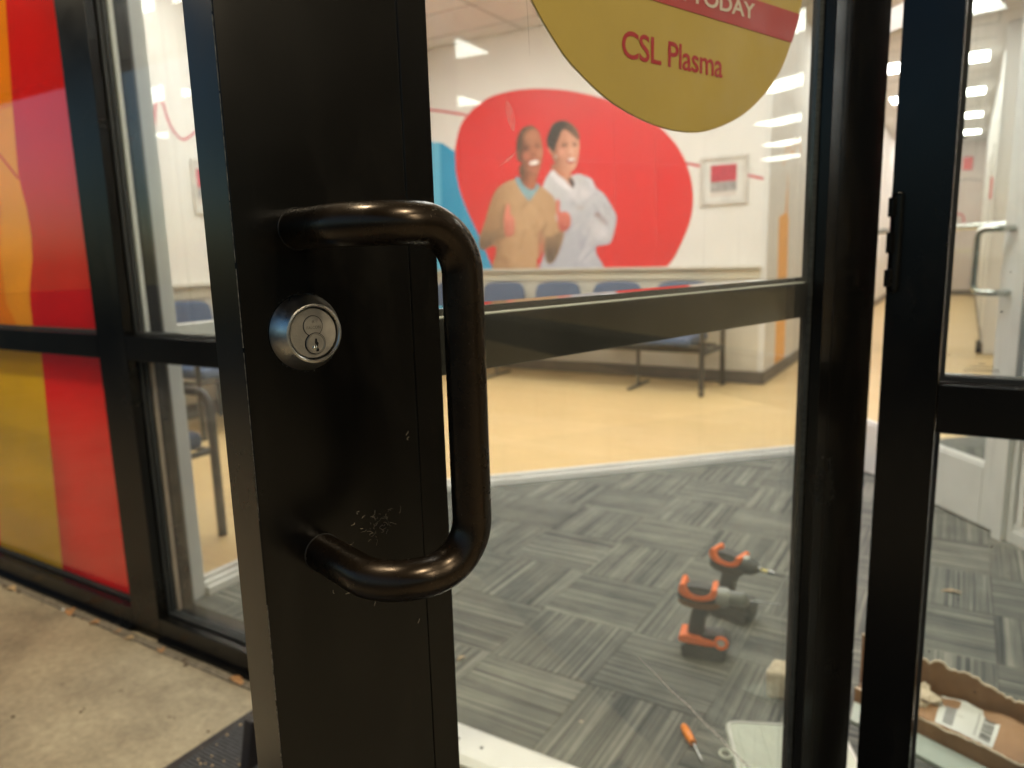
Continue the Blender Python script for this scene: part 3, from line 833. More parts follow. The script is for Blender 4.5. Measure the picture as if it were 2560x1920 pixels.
# framed pictures
def picture(name, label, c, w, h, ax, pw=.27):
    t = at(thing(name, c, label, 'framed picture'))
    x, y, z = c
    def bx(a0, a1, z0, z1, d0, d1):
        return MB().box(a0, a1, y - d1, y - d0, z0, z1) if ax == 'y' else MB().box(x + d0, x + d1, a0, a1, z0, z1)
    m = x if ax == 'y' else y; fw = .030
    fr = MB()
    for a in ((m - w / 2, m + w / 2, z - h / 2, z - h / 2 + fw), (m - w / 2, m + w / 2, z + h / 2 - fw, z + h / 2), (m - w / 2, m - w / 2 + fw, z - h / 2 + fw, z + h / 2 - fw), (m + w / 2 - fw, m + w / 2, z - h / 2 + fw, z + h / 2 - fw)):
        q = bx(*a, .001, .022); fr.add(q.v, q.f)
    fr.build('frame', M['picture_frame'], t, .003)
    bx(m - w / 2 + fw, m + w / 2 - fw, z - h / 2 + fw, z + h / 2 - fw, .002, .010).build('mount', M['picture_mat'], t)
    bx(m - w * pw, m + w * pw, z - h * .02, z + h * .32, .0105, .012).build('printed_photo', M['photo_red'], t)
    bx(m - w * pw, m + w * pw, z - h * .22, z - h * .02, .0105, .0121).build('printed_photo', M['photo_grey'], t)
    bx(m - w * pw, m + w * pw, z - h * .31, z - h * .22, .0105, .0119).build('printed_photo', M['wall_pink'], t)
picture('framed_picture', 'silver framed picture with a red photo right of the mural', (-1.71, YW, 1.648), .385, .385, 'y')
picture('framed_picture', 'silver framed picture with a red photo on the left wall seen past the lock stile', (-4.72, 2.42, 1.65), .385, .385, 'x', .40)
wv = ribbon('wavy_wall_line', M['red_line'], spl([(1.98, 1.96), (2.0, 2.10), (2.018, 2.18), (2.041, 2.199), (2.069, 2.179), (2.09, 2.09), (2.12, 2.02), (2.182, 1.965), (2.25, 1.99), (2.374, 2.09), (2.5, 2.2)]), .014, 'x', -4.7192, -4.7178, wl)

# ================================================================ CHAIRS
def arm_chair(label, loc, rz, group):
    t = thing('waiting_chair', loc, label, 'chair', group, rz)
    W_, D_, H_ = .54, .54, .60     # faces local -y
    for s in (-1, 1):
        x = s * W_ / 2
        p = round_path([(x, -D_ / 2, 0), (x, -D_ / 2, H_), (x, D_ / 2, H_), (x, D_ / 2 + .01, 0)], .075, 6)
        m = MB(); m.tube(p, .019, 10); m.build('arm_leg_frame', M['chair_metal'], t)
        MB().tube([(x, -D_ / 2, .36), (x, D_ / 2, .34)], .012, 8).build('side_rail', M['chair_metal'], t)
    MB().tube([(-W_ / 2, -D_ / 2 + .01, .36), (W_ / 2, -D_ / 2 + .01, .36)], .013, 8).build('front_rail', M['chair_metal'], t)
    MB().tube([(-W_ / 2, D_ / 2 - .02, .34), (W_ / 2, D_ / 2 - .02, .34)], .013, 8).build('back_rail', M['chair_metal'], t)
    s = [(-.235, -.26), (.235, -.26), (.235, .20), (-.235, .20)]
    MB().box(-.235, .235, -.265, .20, .375, .45).build('seat', M['seat'], t, .03, seg=4)
    pts = smooth_poly([(-.20, .50), (.20, .50), (.228, .62), (.225, .78), (.17, .845), (0, .855), (-.17, .845), (-.225, .78), (-.228, .62)], 5)
    MB().prism(pts, 'y', .205, .250).build('backrest', M['seat'], t, .012, seg=3)
    for s in (-.2, .2): MB().tube([(s, .22, .36), (s, .255, .6)], .011, 8).build('back_post', M['chair_metal'], t)
    return t
bn = at(thing('waiting_bench', (-3.1, 4.52, 0), 'row of five joined blue seats on a dark beam under the mural', 'bench seating'))
BM = M['chair_metal']
MB().box(-4.55, -1.67, 4.46, 4.52, .30, .345).build('beam', BM, bn, .004)
MB().box(-4.55, -1.67, 4.66, 4.69, .33, .36).build('rear_beam', BM, bn, .004)
for x in (-4.57, -1.655):
    p = round_path([(x, 4.25, 0), (x, 4.25, .60), (x, 4.80, .60), (x, 4.82, 0)], .075, 6); MB().tube(p, .021, 10).build('end_frame', BM, bn)
    MB().box(x - .012, x + .012, 4.26, 4.80, .305, .34).build('side_rail', BM, bn, .003)
for x in (-2.26, -3.66):
    MB().tube([(x, 4.49, .30), (x, 4.49, .02)], .014, 8).build('leg', M['alu_dark'], bn)
    MB().box(x - .015, x + .015, 4.28, 4.72, .0, .02).build('foot_bar', M['alu_dark'], bn, .004)
for x in (-4.30, -3.72, -3.14, -2.56, -1.98):
    MB().box(x - .235, x + .235, 4.26, 4.72, .375, .45).build('seat', M['seat'], bn, .03, seg=4)
    MB().box(x - .06, x + .06, 4.40, 4.70, .345, .375).build('seat_bracket', BM, bn, .003)
    pts = smooth_poly([(x - .19, .50), (x + .19, .50), (x + .225, .62), (x + .222, .77), (x + .17, .840), (x, .852), (x - .17, .840), (x - .222, .77), (x - .225, .62)], 5)
    MB().prism(pts, 'y', 4.725, 4.770).build('backrest', M['seat'], bn, .012, seg=3)
p0 = arm_chair('nearest waiting chair, seen through the lower left sidelight pane', (-2.83, .385, 0), math.pi / 2, None)
for y, lb, g in ((1.93, 'blue waiting chair on the left wall, nearer one left of the gap', 1), (2.53, 'blue waiting chair on the left wall, farther one below the framed picture', 1)):
    c = copy_tree(p0); c.location = (-4.33, y, 0); c.rotation_euler = (0, 0, math.pi / 2); c['label'] = lb; c['group'] = 'waiting chairs along the left wall'

# ================================================================ INNER PARTITION (silver) at x = -2.16
ip = at(thing('glass_partition', (-2.16, .9, 0), 'silver framed glass partition just inside the left sidelight', 'partition'))
MB().box(-2.19, -2.13, .192, .262, .0, 3.09).build('post', M['alu'], ip, .002)
MB().box(-2.19, -2.13, 1.46, 1.53, .0, 3.09).build('post', M['alu'], ip, .002)
MB().box(-2.185, -2.135, .263, 1.459, .876, .922).build('rail', M['alu'], ip, .002)
m = MB(); m.box(-2.205, -2.115, .263, 1.459, .0, .030); m.box(-2.19, -2.165, .263, 1.459, .030, .050); m.box(-2.150, -2.130, .263, 1.459, .030, .044)
m.build('sill', M['alu_white'], ip, .002)
MB().box(-2.163, -2.157, .264, 1.458, .052, .875).build('window_pane', M['glass3'], ip)
MB().box(-2.163, -2.157, .264, 1.458, .924, 3.05).build('window_pane', M['glass3'], ip)
MB().box(-2.135, -2.085, .118, .188, .0, 3.09).build('dark_post', M['alu_dark'], ip, .003)

# ================================================================ INNER SILVER DOOR on the right
A_ = Vector((.205, 2.052)); dB = Vector((-.634, .773)); nB = Vector((-.773, -.634))   # nB faces the camera
def bpt(s, o=0): return A_ + dB * s + nB * o
idr = at(thing('silver_inner_door', (.2, 2.05, 0), 'silver framed glass inner door with a chrome pull handle', 'door'))
def bb(s0, s1, w, z0, z1, name, mat, par, off=0, bev=.003):
    return MB().obox(tuple(bpt(s0)), tuple(bpt(s1)), w, z0, z1, off=-off).build(name, mat, par, bev)
bb(.028, .118, .045, .01, 2.14, 'stile', M['alu'], idr)
bb(.119, .999, .045, .01, .250, 'bottom_rail', M['alu'], idr)
bb(.119, .999, .030, .2505, .262, 'glass_bead', M['alu_white'], idr)
bb(1.0, 1.09, .045, .01, 2.14, 'stile', M['alu'], idr)
bb(.119, .999, .045, 2.04, 2.14, 'top_rail', M['alu'], idr)
bb(.119, .999, .006, .263, 2.039, 'window_pane', M['glass3'], idr)
hp = [bpt(.075, .022), bpt(.085, .075), bpt(.150, .105), bpt(.150, .105), bpt(.085, .075), bpt(.075, .022)]
zz = [1.158, 1.158, 1.158, .925, .925, .925]
MB().tube(round_path([(q.x, q.y, z) for q, z in zip(hp, zz)], [.03, .03, .03, .03], 6), .0125, 14).build('pull_handle', M['chrome'], idr)
m = MB(); a = bpt(.06, -.06); b = bpt(1.04, -.06); m.tube([(a.x, a.y, 1.172), (b.x, b.y, 1.172)], .014, 12)
for s in (.06, 1.04): a = bpt(s, -.06); b = bpt(s, -.02); m.tube([(a.x, a.y, 1.172), (b.x, b.y, 1.172)], .012, 10)
m.build('push_bar', M['chrome'], idr)
# frame beside it
ifr = at(thing('silver_door_frame', (.3, 1.9, 0), 'silver frame and narrow glass panel right of the inner door', 'door frame'))
bb(-.022, .024, .10, 0, 3.09, 'jamb', M['alu'], ifr)
bb(-.045, -.0225, .06, .0, 3.09, 'jamb_stop', M['alu_white'], ifr)
bb(-.90, -.0455, .06, .0, .05, 'bottom_rail', M['alu'], ifr)
bb(-.90, -.046, .045, .051, .075, 'bead', M['alu_white'], ifr)
bb(-.058, -.0458, .02, .076, 3.0, 'gasket', M['rubber'], ifr)
bb(-.085, -.059, .05, .076, 3.0, 'inner_stile', M['alu_white'], ifr)
bb(-.90, -.086, .006, .076, 3.0, 'window_pane', M['glass3'], ifr)
bb(-.95, -.901, .10, 0, 3.09, 'jamb', M['alu'], ifr)
bb(-.90, -.086, .05, .86, .95, 'rail', M['alu'], ifr, off=.0)
bb(1.092, 1.15, .10, 0, 3.09, 'jamb', M['alu'], ifr)

# ================================================================ STOREFRONT FRAME
def film(name, c, tl=0.55, rough=0.25):
    k = N(name); v = k.coord('Object')
    cr = k.ramp(k.noise(v, 4, 4), [(0.3, tuple(x * .93 for x in c[:3])), (0.7, tuple(min(1, x * 1.05) for x in c[:3]))])
    k.l(cr, k.b.inputs['Base Color']); k.set(Roughness=rough)
    t = k.n('ShaderNodeBsdfTranslucent'); k.l(cr, t.inputs[0])
    mx = k.n('ShaderNodeMixShader'); mx.inputs[0].default_value = tl
    k.l(k.b.outputs[0], mx.inputs[1]); k.l(t.outputs[0], mx.inputs[2]); k.l(mx.outputs[0], k.out.inputs['Surface'])
    return k.m
FR = film('film_red_t', srgb(224, 38, 30)); FO = film('film_orange_t', srgb(244, 190, 52)); FO2 = film('film_deep_orange_t', srgb(240, 166, 4)); FM = film('film_mustard_t', srgb(236, 206, 18), .62); FR2 = film('film_low_red_t', srgb(242, 38, 26), .62)
GL = (.038, .044)
fl = at(thing('storefront_frame', (-2.6, 0, 0), 'dark bronze storefront frame with colourful panels and a clear sidelight, left of the open door', 'storefront frame'))
D_ = .115
def fb(par, name, x0, x1, z0, z1, y0=0.0, y1=D_, mat='bronze', bev=.0012):
    return MB().box(x0, x1, y0, y1, z0, z1).build(name, M[mat], par, bev)
for x0, x1 in ((-3.80, -3.66), (-2.125, -1.985), (-1.09, -1.018)): fb(fl, 'mullion', x0, x1, 0, 3.0)
for x0, x1 in ((-3.659, -2.126), (-1.984, -1.091)):
    fb(fl, 'sill', x0, x1, 0, .072)
    fb(fl, 'sill_flashing', x0, x1, 0.0, .012, -.014, -.0005, 'bronze')
    fb(fl, 'mid_rail', x0, x1, .853, .921)
    fb(fl, 'head_rail', x0, x1, 2.14, 2.21)
    fb(fl, 'top_rail', x0, x1, 2.94, 3.0)
    # glazing stops: black gasket lines and thin stops round each light
    for z0, z1 in ((.073, .852), (.922, 2.139)):
        g = MB()
        for (a, b, c, d) in ((x0, x1, z0, z0 + .007), (x0, x1, z1 - .007, z1), (x0, x0 + .007, z0 + .007, z1 - .007), (x1 - .007, x1, z0 + .007, z1 - .007)):
            g.box(a, b, .030, GL[0] - .0004, c, d); g.box(a, b, GL[1] + .0004, .052, c, d)
        g.build('gasket', M['gasket'], fl)
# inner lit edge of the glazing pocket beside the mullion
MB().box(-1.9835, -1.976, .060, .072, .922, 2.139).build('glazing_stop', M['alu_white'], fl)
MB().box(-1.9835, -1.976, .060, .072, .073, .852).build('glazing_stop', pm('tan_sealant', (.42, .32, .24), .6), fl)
for z0, z1 in ((.073, .852), (.922, 2.139), (2.211, 2.939)):
    MB().box(-1.983, -1.092, GL[0], GL[1], z0, z1).build('window_pane', M['glass2'], fl)
    p = MB().box(-3.658, -2.127, GL[0], GL[1], z0, z1).build('graphic_pane', M['glass_clean'], fl)
    a, b = GL[1] + .0006, GL[1] + .0016
    if z0 < .1:
        MB().prism([(-2.127, z0), (-2.127, z1), (-2.541, z1), (-2.606, z0)], 'y', a, b).build('red_film', FR2, p)
        MB().prism([(-2.6062, z0), (-2.5412, z1), (-2.93, z1), (-3.0, .30), (-3.045, z0)], 'y', a, b).build('mustard_film', FM, p)
        MB().prism([(-3.0452, z0), (-3.0002, .30), (-2.9302, z1), (-3.658, z1), (-3.658, z0)], 'y', a, b).build('red_film', FR2, p)
    elif z0 < 1:
        bd = [(-2.40, 2.139), (-2.44, 2.0), (-2.46, 1.892), (-2.50, 1.64), (-2.528, 1.40), (-2.517, 1.34), (-2.506, 1.298), (-2.501, 1.213), (-2.515, 1.141), (-2.548, 1.07), (-2.563, 1.03), (-2.568, .995), (-2.572, .922)]
        MB().prism([(-2.127, .922), (-2.127, 2.139)] + bd, 'y', a, b).build('red_film', FR, p)
        lt_ = [(-2.67, .922), (-2.725, 1.0), (-2.715, 1.16), (-2.66, 1.32), (-2.70, 1.47), (-2.58, 1.60), (-2.508, 1.60)]
        MB().prism([(x - .0003, z) for x, z in bd[3:]] + lt_[:-1] + [(-2.505, 1.60)], 'y', a, b).build('light_orange_film', FO, p)
        MB().prism([(x - .0003, z) for x, z in bd[:4]] + [(-2.5053, 1.6003)] + [(x - .0003, z) for x, z in lt_[:-1][::-1]] + [(-3.658, .922), (-3.658, 2.139)], 'y', a, b).build('deep_orange_film', FO2, p)
        q = ribbon('film_line', FR, [(-2.70, 1.53), (-2.624, 1.468), (-2.53, 1.388)], .008, 'y', a - .0005, a - .0001, p)
    else:
        MB().prism([(-2.127, z0), (-2.127, z1), (-3.658, z1), (-3.658, z0)], 'y', a, b).build('red_film', FR, p)
fr = at(thing('sidelight_frame', (.4, 0, 0), 'dark bronze jamb and sidelight frame on the hinge side, right of the open door', 'storefront frame'))
fb(fr, 'hinge_jamb', -.094, -.022, 0, 3.0)
fb(fr, 'mullion', 1.68, 1.75, 0, 3.0)
for x0, x1 in ((-.021, 1.679),):
    fb(fr, 'sill', x0, x1, 0, .072); fb(fr, 'mid_rail', x0, x1, .853, .921); fb(fr, 'head_rail', x0, x1, 2.14, 2.21); fb(fr, 'top_rail', x0, x1, 2.94, 3.0)
    for z0, z1 in ((.073, .852), (.922, 2.139)):
        g = MB()
        for (a, b, c, d) in ((x0, x1, z0, z0 + .007), (x0, x1, z1 - .007, z1), (x0, x0 + .006, z0 + .007, z1 - .007), (x1 - .007, x1, z0 + .007, z1 - .007)):
            g.box(a, b, .030, GL[0] - .0004, c, d); g.box(a, b, GL[1] + .0004, .050, c, d)
        g.build('gasket', M['gasket'], fr)
    for z0, z1 in ((.073, .852), (.922, 2.139), (2.211, 2.939)):
        MB().box(x0 + .001, x1 - .001, GL[0], GL[1], z0, z1).build('window_pane', M['glass2'], fr)
# small printed manufacturer's mark etched low on the right light
m = MB()
for i, (w, z) in enumerate(((.010, .9475), (.030, .9435), (.040, .9395), (.046, .9365))):
    n_ = int(w / .0022)
    for q in range(n_):
        x = .030 - w / 2 + q * .0022; m.box(x, x + .0012, GL[0] - .0004, GL[0] - .0002, z, z + .0016)
o = m.build('etched_mark', M['ink'], fr); o['kind'] = 'stuff'
# bugs and specks caught on the glass
m = MB()
for i in range(55):
    x = random.uniform(-.015, .30); z = random.choice([random.uniform(.93, 1.15), random.uniform(.93, 1.9), random.uniform(.1, .85)])
    s = random.uniform(.0004, .0013); y = GL[0] - .0005
    an = random.uniform(0, 6.28); c_, s_ = math.cos(an), math.sin(an); l2 = s * random.uniform(1, 3.4)
    pts = [(x + c_ * l2, z + s_ * l2), (x - s_ * s, z + c_ * s), (x - c_ * l2, z - s_ * l2), (x + s_ * s, z - c_ * s)]
    m.prism(pts, 'y', y - .0003, y + .0003)
o = m.build('dead_gnat', M['groove'], fr); o['kind'] = 'stuff'
# header over the door opening, transom glass, solid wall further right
hd = at(thing('door_header', (-.55, 0, 2.14), 'dark bronze header and transom above the open door', 'door header'))
fb(hd, 'header', -1.017, -.095, 2.14, 2.21); fb(hd, 'top_rail', -1.017, -.095, 2.94, 3.0)
MB().box(-1.016, -.096, GL[0], GL[1], 2.212, 2.938).build('window_pane', M['glass2'], hd)
bw = MB().box(1.751, 14, 0.0, .115, -.2, 3.0).build('side_wall', M['brick']); bw.location = (0, 0, 0); tag(bw, 'brown wall of the building far right of the entrance', 'wall')
bw = MB().box(-14, -3.801, 0.0, .114, -.2, 3.0).build('side_wall', M['brick']); tag(bw, 'brown wall of the building far left of the entrance', 'wall')
bw = MB().box(-14, 14, 0.02, .1141, 3.061, 4.2).build('parapet_wall', M['brick']); tag(bw, 'brown wall of the building above the canopy', 'wall')

# threshold
th = at(thing('threshold', (-.55, .05, 0), 'silver aluminium door threshold with screw heads under the open doorway', 'threshold'))
m = MB(); m.prism([(.0, -.004), (.0, .003), (.018, .012), (.100, .012), (.116, .004), (.116, -.004)], 'x', -1.017, -.095)
m.build('saddle', M['alu_white'], th, .0015)
for x in (-.93, -.865, -.50, -.20): MB().lathe([(.0, .0012), (.0035, .0012), (.0045, 0)], (x, .058, .0121), 'z', 12).build('screw', M['tool_grey'], th)

# blind chain
bc = MB()
def chain_pts():
    L = []
    z = 2.1
    while z > 1.085: L.append((-2.058 - (1.1 - z) * .035, .120, z)); z -= .0058
    for i in range(1, 14):
        a = math.pi * i / 14; L.append((-2.029 - .0295 * math.cos(a), .120, 1.085 - .0235 * math.sin(a)))
    z = 1.085
    while z < 2.1: L.append((-1.9995, .120, z)); z += .0058
    return L
oct_ = [(1, 0, 0), (-1, 0, 0), (0, 1, 0), (0, -1, 0), (0, 0, 1), (0, 0, -1)]
of_ = [(0, 2, 4), (2, 1, 4), (1, 3, 4), (3, 0, 4), (2, 0, 5), (1, 2, 5), (3, 1, 5), (0, 3, 5)]
for c in chain_pts():
    bc.add([(c[0] + .0023 * a, c[1] + .0023 * b, c[2] + .0023 * d) for a, b, d in oct_], of_, 0, True)
o = bc.build('blind_chain', M['wainscot2'], loc=(-2.03, .12, 1.06)); tag(o, 'pale beaded blind chain hanging in a loop inside the left sidelight', 'blind chain')

# ================================================================ THE DOOR
ANG = math.atan2(0.95865257, 0.28457908)
dr = thing('glass_door', (-.36727, -.87715, 0), 'black aluminium glass door standing open towards the camera, pull handle and round lock on its wide stile', 'door', None, ANG)
def db(name, s0, s1, o0, o1, z0, z1, mat='bronze', bev=.0012, par=None):
    return MB().box(s0, s1, o0, o1, z0, z1).build(name, M[mat], par or dr, bev)
ZB, ZT = .014, 2.125
ls = db('lock_stile', 0.0, .1228, 0.0, .045, ZB, ZT, bev=.0010)
# worn bare corner line along the leading edge
m = MB()
z = ZB + .01
while z < ZT - .01:
    h = random.uniform(.01, .07)
    if random.random() < .86:
        w = random.uniform(.00025, .0006)
        m.add([(-.00012, .0002, z), (w * .6, -.00012, z), (w * .6, -.00012, z + h), (-.00012, .0002, z + h), (-.00012, w, z), (-.00012, w, z + h)], [(0, 1, 2, 3), (0, 4, 5, 3)])
    z += h + random.uniform(0, .004)
m.build('worn_edge', M['bare_edge'], ls, fix=False)['kind'] = 'stuff'
db('hinge_stile', .7842, .913, 0.0, .045, ZB, ZT)
db('top_rail', .1232, .7838, 0.0, .045, 2.04, ZT)
db('bottom_rail', .1232, .7838, 0.0, .045, ZB, .19)
for s0, s1 in ((.1233, .1473), (.7550, .7838)): db('glass_bead', s0, s1, .0005, .031, .1905, 2.0395, bev=.0008)
db('glass_bead', .1478, .7545, .0005, .031, .1905, .214, bev=.0008); db('glass_bead', .1478, .7545, .0005, .031, 2.016, 2.0395, bev=.0008)
m = MB(); m.box(.7512, .7548, .0155, .0195, .2145, 2.0155); m.build('gasket', M['gasket_ridged'], dr)
m = MB(); m.box(.1475, .1500, .0125, .0195, .2145, 2.0155); m.build('gasket', M['gasket'], dr)
gp = MB().box(.1476, .7544, .0200, .0258, .2143, 2.0157).build('glass_pane', M['glass'], dr)
sm = N('glass_smear_reflection'); sm.t.nodes.remove(sm.b)
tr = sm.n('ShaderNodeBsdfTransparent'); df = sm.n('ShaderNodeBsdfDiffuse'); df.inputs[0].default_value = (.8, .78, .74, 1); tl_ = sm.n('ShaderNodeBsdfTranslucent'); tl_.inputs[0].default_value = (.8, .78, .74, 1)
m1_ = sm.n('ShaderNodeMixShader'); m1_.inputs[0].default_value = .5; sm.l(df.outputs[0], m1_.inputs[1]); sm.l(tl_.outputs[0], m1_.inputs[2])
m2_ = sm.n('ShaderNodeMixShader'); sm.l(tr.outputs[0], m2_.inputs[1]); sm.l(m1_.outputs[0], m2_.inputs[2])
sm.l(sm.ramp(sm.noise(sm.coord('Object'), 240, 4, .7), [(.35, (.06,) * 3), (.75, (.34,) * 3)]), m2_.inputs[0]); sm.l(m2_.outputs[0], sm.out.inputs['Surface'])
sm_reflect = sm.m.copy(); sm_reflect.node_tree.nodes[[n.name for n in sm_reflect.node_tree.nodes if n.type == 'VALTORGB'][0]].color_ramp.elements[0].color = (.28, .28, .28, 1)
sm_reflect.node_tree.nodes[[n.name for n in sm_reflect.node_tree.nodes if n.type == 'VALTORGB'][0]].color_ramp.elements[1].color = (.62, .62, .62, 1)
def smear_and_reflection(pts, ws, mt_=None):
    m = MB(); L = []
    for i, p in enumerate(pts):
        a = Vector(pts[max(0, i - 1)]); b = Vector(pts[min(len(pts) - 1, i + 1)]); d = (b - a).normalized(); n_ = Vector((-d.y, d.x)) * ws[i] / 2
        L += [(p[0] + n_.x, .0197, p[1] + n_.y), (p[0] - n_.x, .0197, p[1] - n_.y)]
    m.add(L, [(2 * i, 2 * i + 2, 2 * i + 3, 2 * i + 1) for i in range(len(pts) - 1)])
    return m.build('smear_and_reflection', mt_ or sm.m, gp, fix=False)
smear_and_reflection([(.4046, .687), (.4340, .655), (.4628, .622), (.498, .586), (.5305, .549), (.564, .513), (.5954, .477), (.633, .436), (.6694, .395)], [.0006, .0012, .0020, .0026, .0032, .0038, .0044, .005, .006], sm_reflect)  # diagonal reflection painted as a pale strip; the marks below are real smears
for a, b, w in (((.2584, 1.34), (.2625, 1.274), .0011), ((.2951, 1.33), (.3002, 1.291), .0009), ((.3147, 1.33), (.3157, 1.286), .0010), ((.366, 1.242), (.3679, 1.100), .0008), ((.4264, 1.24), (.4315, 1.09), .0011), ((.272, 1.36), (.274, 1.296), .0007)):
    smear_and_reflection([a, ((a[0] + b[0]) / 2 + .0006, (a[1] + b[1]) / 2), b], [w * .6, w, w * .3])
smear_and_reflection([(.2360, 1.237), (.2385, 1.230), (.2410, 1.222), (.2425, 1.214)], [.002, .0085, .008, .002])
smear_and_reflection([(.226, 1.186), (.236, 1.192), (.246, 1.199)], [.0005, .003, .0007])
rb = MB().box(.1300, .7800, .0315, .068, 1.0235, 1.0692).build('push_rail', M['rail_gloss'], dr, .0012)
MB().box(.1300, .7800, .0262, .0345, 1.0692, 1.0708).build('rail_highlight', M['alu_white'], rb, .0004)  # white strip painted in for the highlight along the rail's front edge
MB().box(.1300, .7800, .0312, .062, 1.0710, 1.0768).build('rail_cap', M['rail_gloss'], rb, .0006)

# lock: tapered collar, face, interchangeable core
LS, LZ = .0407, 1.0722
lk = MB().lathe([(.0240, .0), (.0243, -.0012), (.0232, -.0035), (.0192, -.0115), (.0184, -.0127), (.0174, -.0130), (.0166, -.0124), (.0163, -.0100), (.0163, .0)], (LS, 0, LZ), 'y', 72).build('lock_collar', M['steel'], dr)
MB().lathe([(.0, -.0112), (.0152, -.0112), (.0157, -.0107), (.0157, -.002)], (LS, 0, LZ), 'y', 64).build('cylinder_face', M['steel_face'], lk)
MB().lathe([(.0163, -.0095), (.0158, -.0095)], (LS, 0, LZ), 'y', 64).build('shadow_gap', M['black'], lk)
for nm, dz, r, h in (('core_head', .0046, .0064, .0114), ('key_plug', -.0064, .0066, .0120)):
    if nm == 'core_head':
        MB().lathe([(.0, -h - .0001), (r + .00022, -h - .0001), (r + .00022, -.011)], (LS - .0002, 0, LZ + dz), 'y', 40).build('core_gap', M['black'], lk)
        MB().lathe([(.0, -h - .0004), (r - .0003, -h - .0004), (r - .00005, -h), (r, -.011)], (LS - .0002, 0, LZ + dz), 'y', 40).build(nm, M['steel_face'], lk)
    else:
        MB().lathe([(.0, -h), (r + .00025, -h), (r + .00025, -.011)], (LS + .0006, 0, LZ + dz), 'y', 40).build('plug_gap', M['black'], lk)
        MB().lathe([(.0, -h - .0003), (r - .0011, -h - .0003), (r - .0010, -h - .0001), (r - .0007, -h - .0006), (r - .00035, -h - .0006), (r - .0001, -h)], (LS + .0006, 0, LZ + dz), 'y', 40).build(nm, M['steel_face'], lk)
kx, kz, ky = LS + .0009, LZ - .0064, -.01236
MB().prism([(kx - .0006, kz + .0031), (kx + .0004, kz + .0031), (kx + .0006, kz + .0012), (kx + .0014, kz + .0002), (kx + .0010, kz - .0012), (kx + .0007, kz - .0024), (kx + .0016, kz - .0040), (kx + .0012, kz - .0050), (kx - .0004, kz - .0052), (kx - .0002, kz - .0032), (kx + .0001, kz - .0012), (kx - .0008, kz - .0002), (kx - .0010, kz + .0008)], 'y', ky - .0002, ky + .0006).build('keyway', M['black'], lk)
MB().lathe([(.0, -.0006), (.0012, -.0004), (.0017, 0)], (kx - .0011, -.01232, kz - .0026), 'y', 20).build('keyway_dimple', M['chrome'], lk)


def text_obj(name, body, mat, par, xf, size, sx=1.0, bold=0.0, depth=0.0004, spacing=1.0):
    """flat lettering, extruded a little, as a mesh; xf(u,v)->local point"""
    cu = bpy.data.curves.new(name, 'FONT'); cu.body = body; cu.size = size; cu.offset = bold; cu.space_character = spacing
    cu.resolution_u = 4
    t = bpy.data.objects.new(name, cu); COL.objects.link(t)
    dg = bpy.context.evaluated_depsgraph_get(); dg.update()
    me = bpy.data.meshes.new_from_object(t.evaluated_get(dg))
    bpy.data.objects.remove(t)
    xs_ = [v.co.x for v in me.vertices]
    for v in me.vertices: v.co = Vector(xf(v.co.x * sx, v.co.y))
    me.materials.clear(); me.materials.append(mat)
    o = bpy.data.objects.new(name, me); COL.objects.link(o); o.parent = par
    return o, (min(xs_) * sx, max(xs_) * sx)
def cx(o, s):   # shift helper: centre horizontally on s
    xs_ = [v.co.x for v in o.data.vertices]; c = (min(xs_) + max(xs_)) / 2
    for v in o.data.vertices: v.co.x += s - c
ink2 = pm('engraving_shadow', (.16, .14, .115), .6)
o, _ = text_obj('engraved_lettering', 'FALCON', ink2, lk, lambda u, v: (u, -.01192, LZ + .0028 + v), .0026, .95); cx(o, LS)
o, _ = text_obj('engraved_lettering', 'IR', ink2, lk, lambda u, v: (u, -.01192, LZ + .0066 + v), .0022, .95); cx(o, LS)

# pull handle: one bent tube
hz0, hz1 = 1.1365, .9235
path = round_path([(.041, .0, hz0), (.041, -.079, hz0), (.1035, -.084, hz0), (.1035, -.084, hz1), (.041, -.079, hz1), (.041, .0, hz1)], [.036, .030, .030, .036], 14)
ph = MB().tube(path, .0125, 40, cap=False).build('pull_handle', M['handle'], dr, fix=False)
for z_ in (hz0, hz1):
    MB().lathe([(.0125, -.0003), (.0130, -.0003), (.0132, .0)], (.041, 0, z_), 'y', 40).build('handle_seat', M['bronze_edge'], dr)
m = MB()
for i in range(150):
    t = random.triangular(.15, .62, .40); n_p = len(path) * 0.5
    f_ = t * (len(path) - 1); a = path[int(f_)]; b = path[min(int(f_) + 1, len(path) - 1)]; p = a.lerp(b, f_ % 1)
    if p.z < 1.10: continue
    d = (b - a); d = d.normalized() if d.length > 1e-6 else Vector((1, 0, 0))
    u1 = d.cross(Vector((0, 0, 1))); u1 = u1.normalized() if u1.length > .1 else Vector((0, -1, 0))
    if u1.y > 0: u1 = -u1
    u2 = u1.cross(d).normalized(); u2 = u2 if u2.z > 0 else -u2
    th_ = random.gauss(.95, .28); nrm = u1 * math.cos(th_) + u2 * math.sin(th_)
    q = p + nrm * .01252; tt = d.cross(nrm).normalized(); an = random.uniform(0, 3.14)
    e1 = d * math.cos(an) + tt * math.sin(an); e2 = e1.cross(nrm)
    L_ = random.uniform(.0002, .0012); W_ = random.uniform(.00006, .00016)
    m.add([q - e1 * L_, q - e2 * W_, q + e1 * L_, q + e2 * W_, q + nrm * .00006], [(0, 1, 4), (1, 2, 4), (2, 3, 4), (3, 0, 4)])
m.build('chipped_lacquer', M['bare_edge'], ph, fix=False)['kind'] = 'stuff'
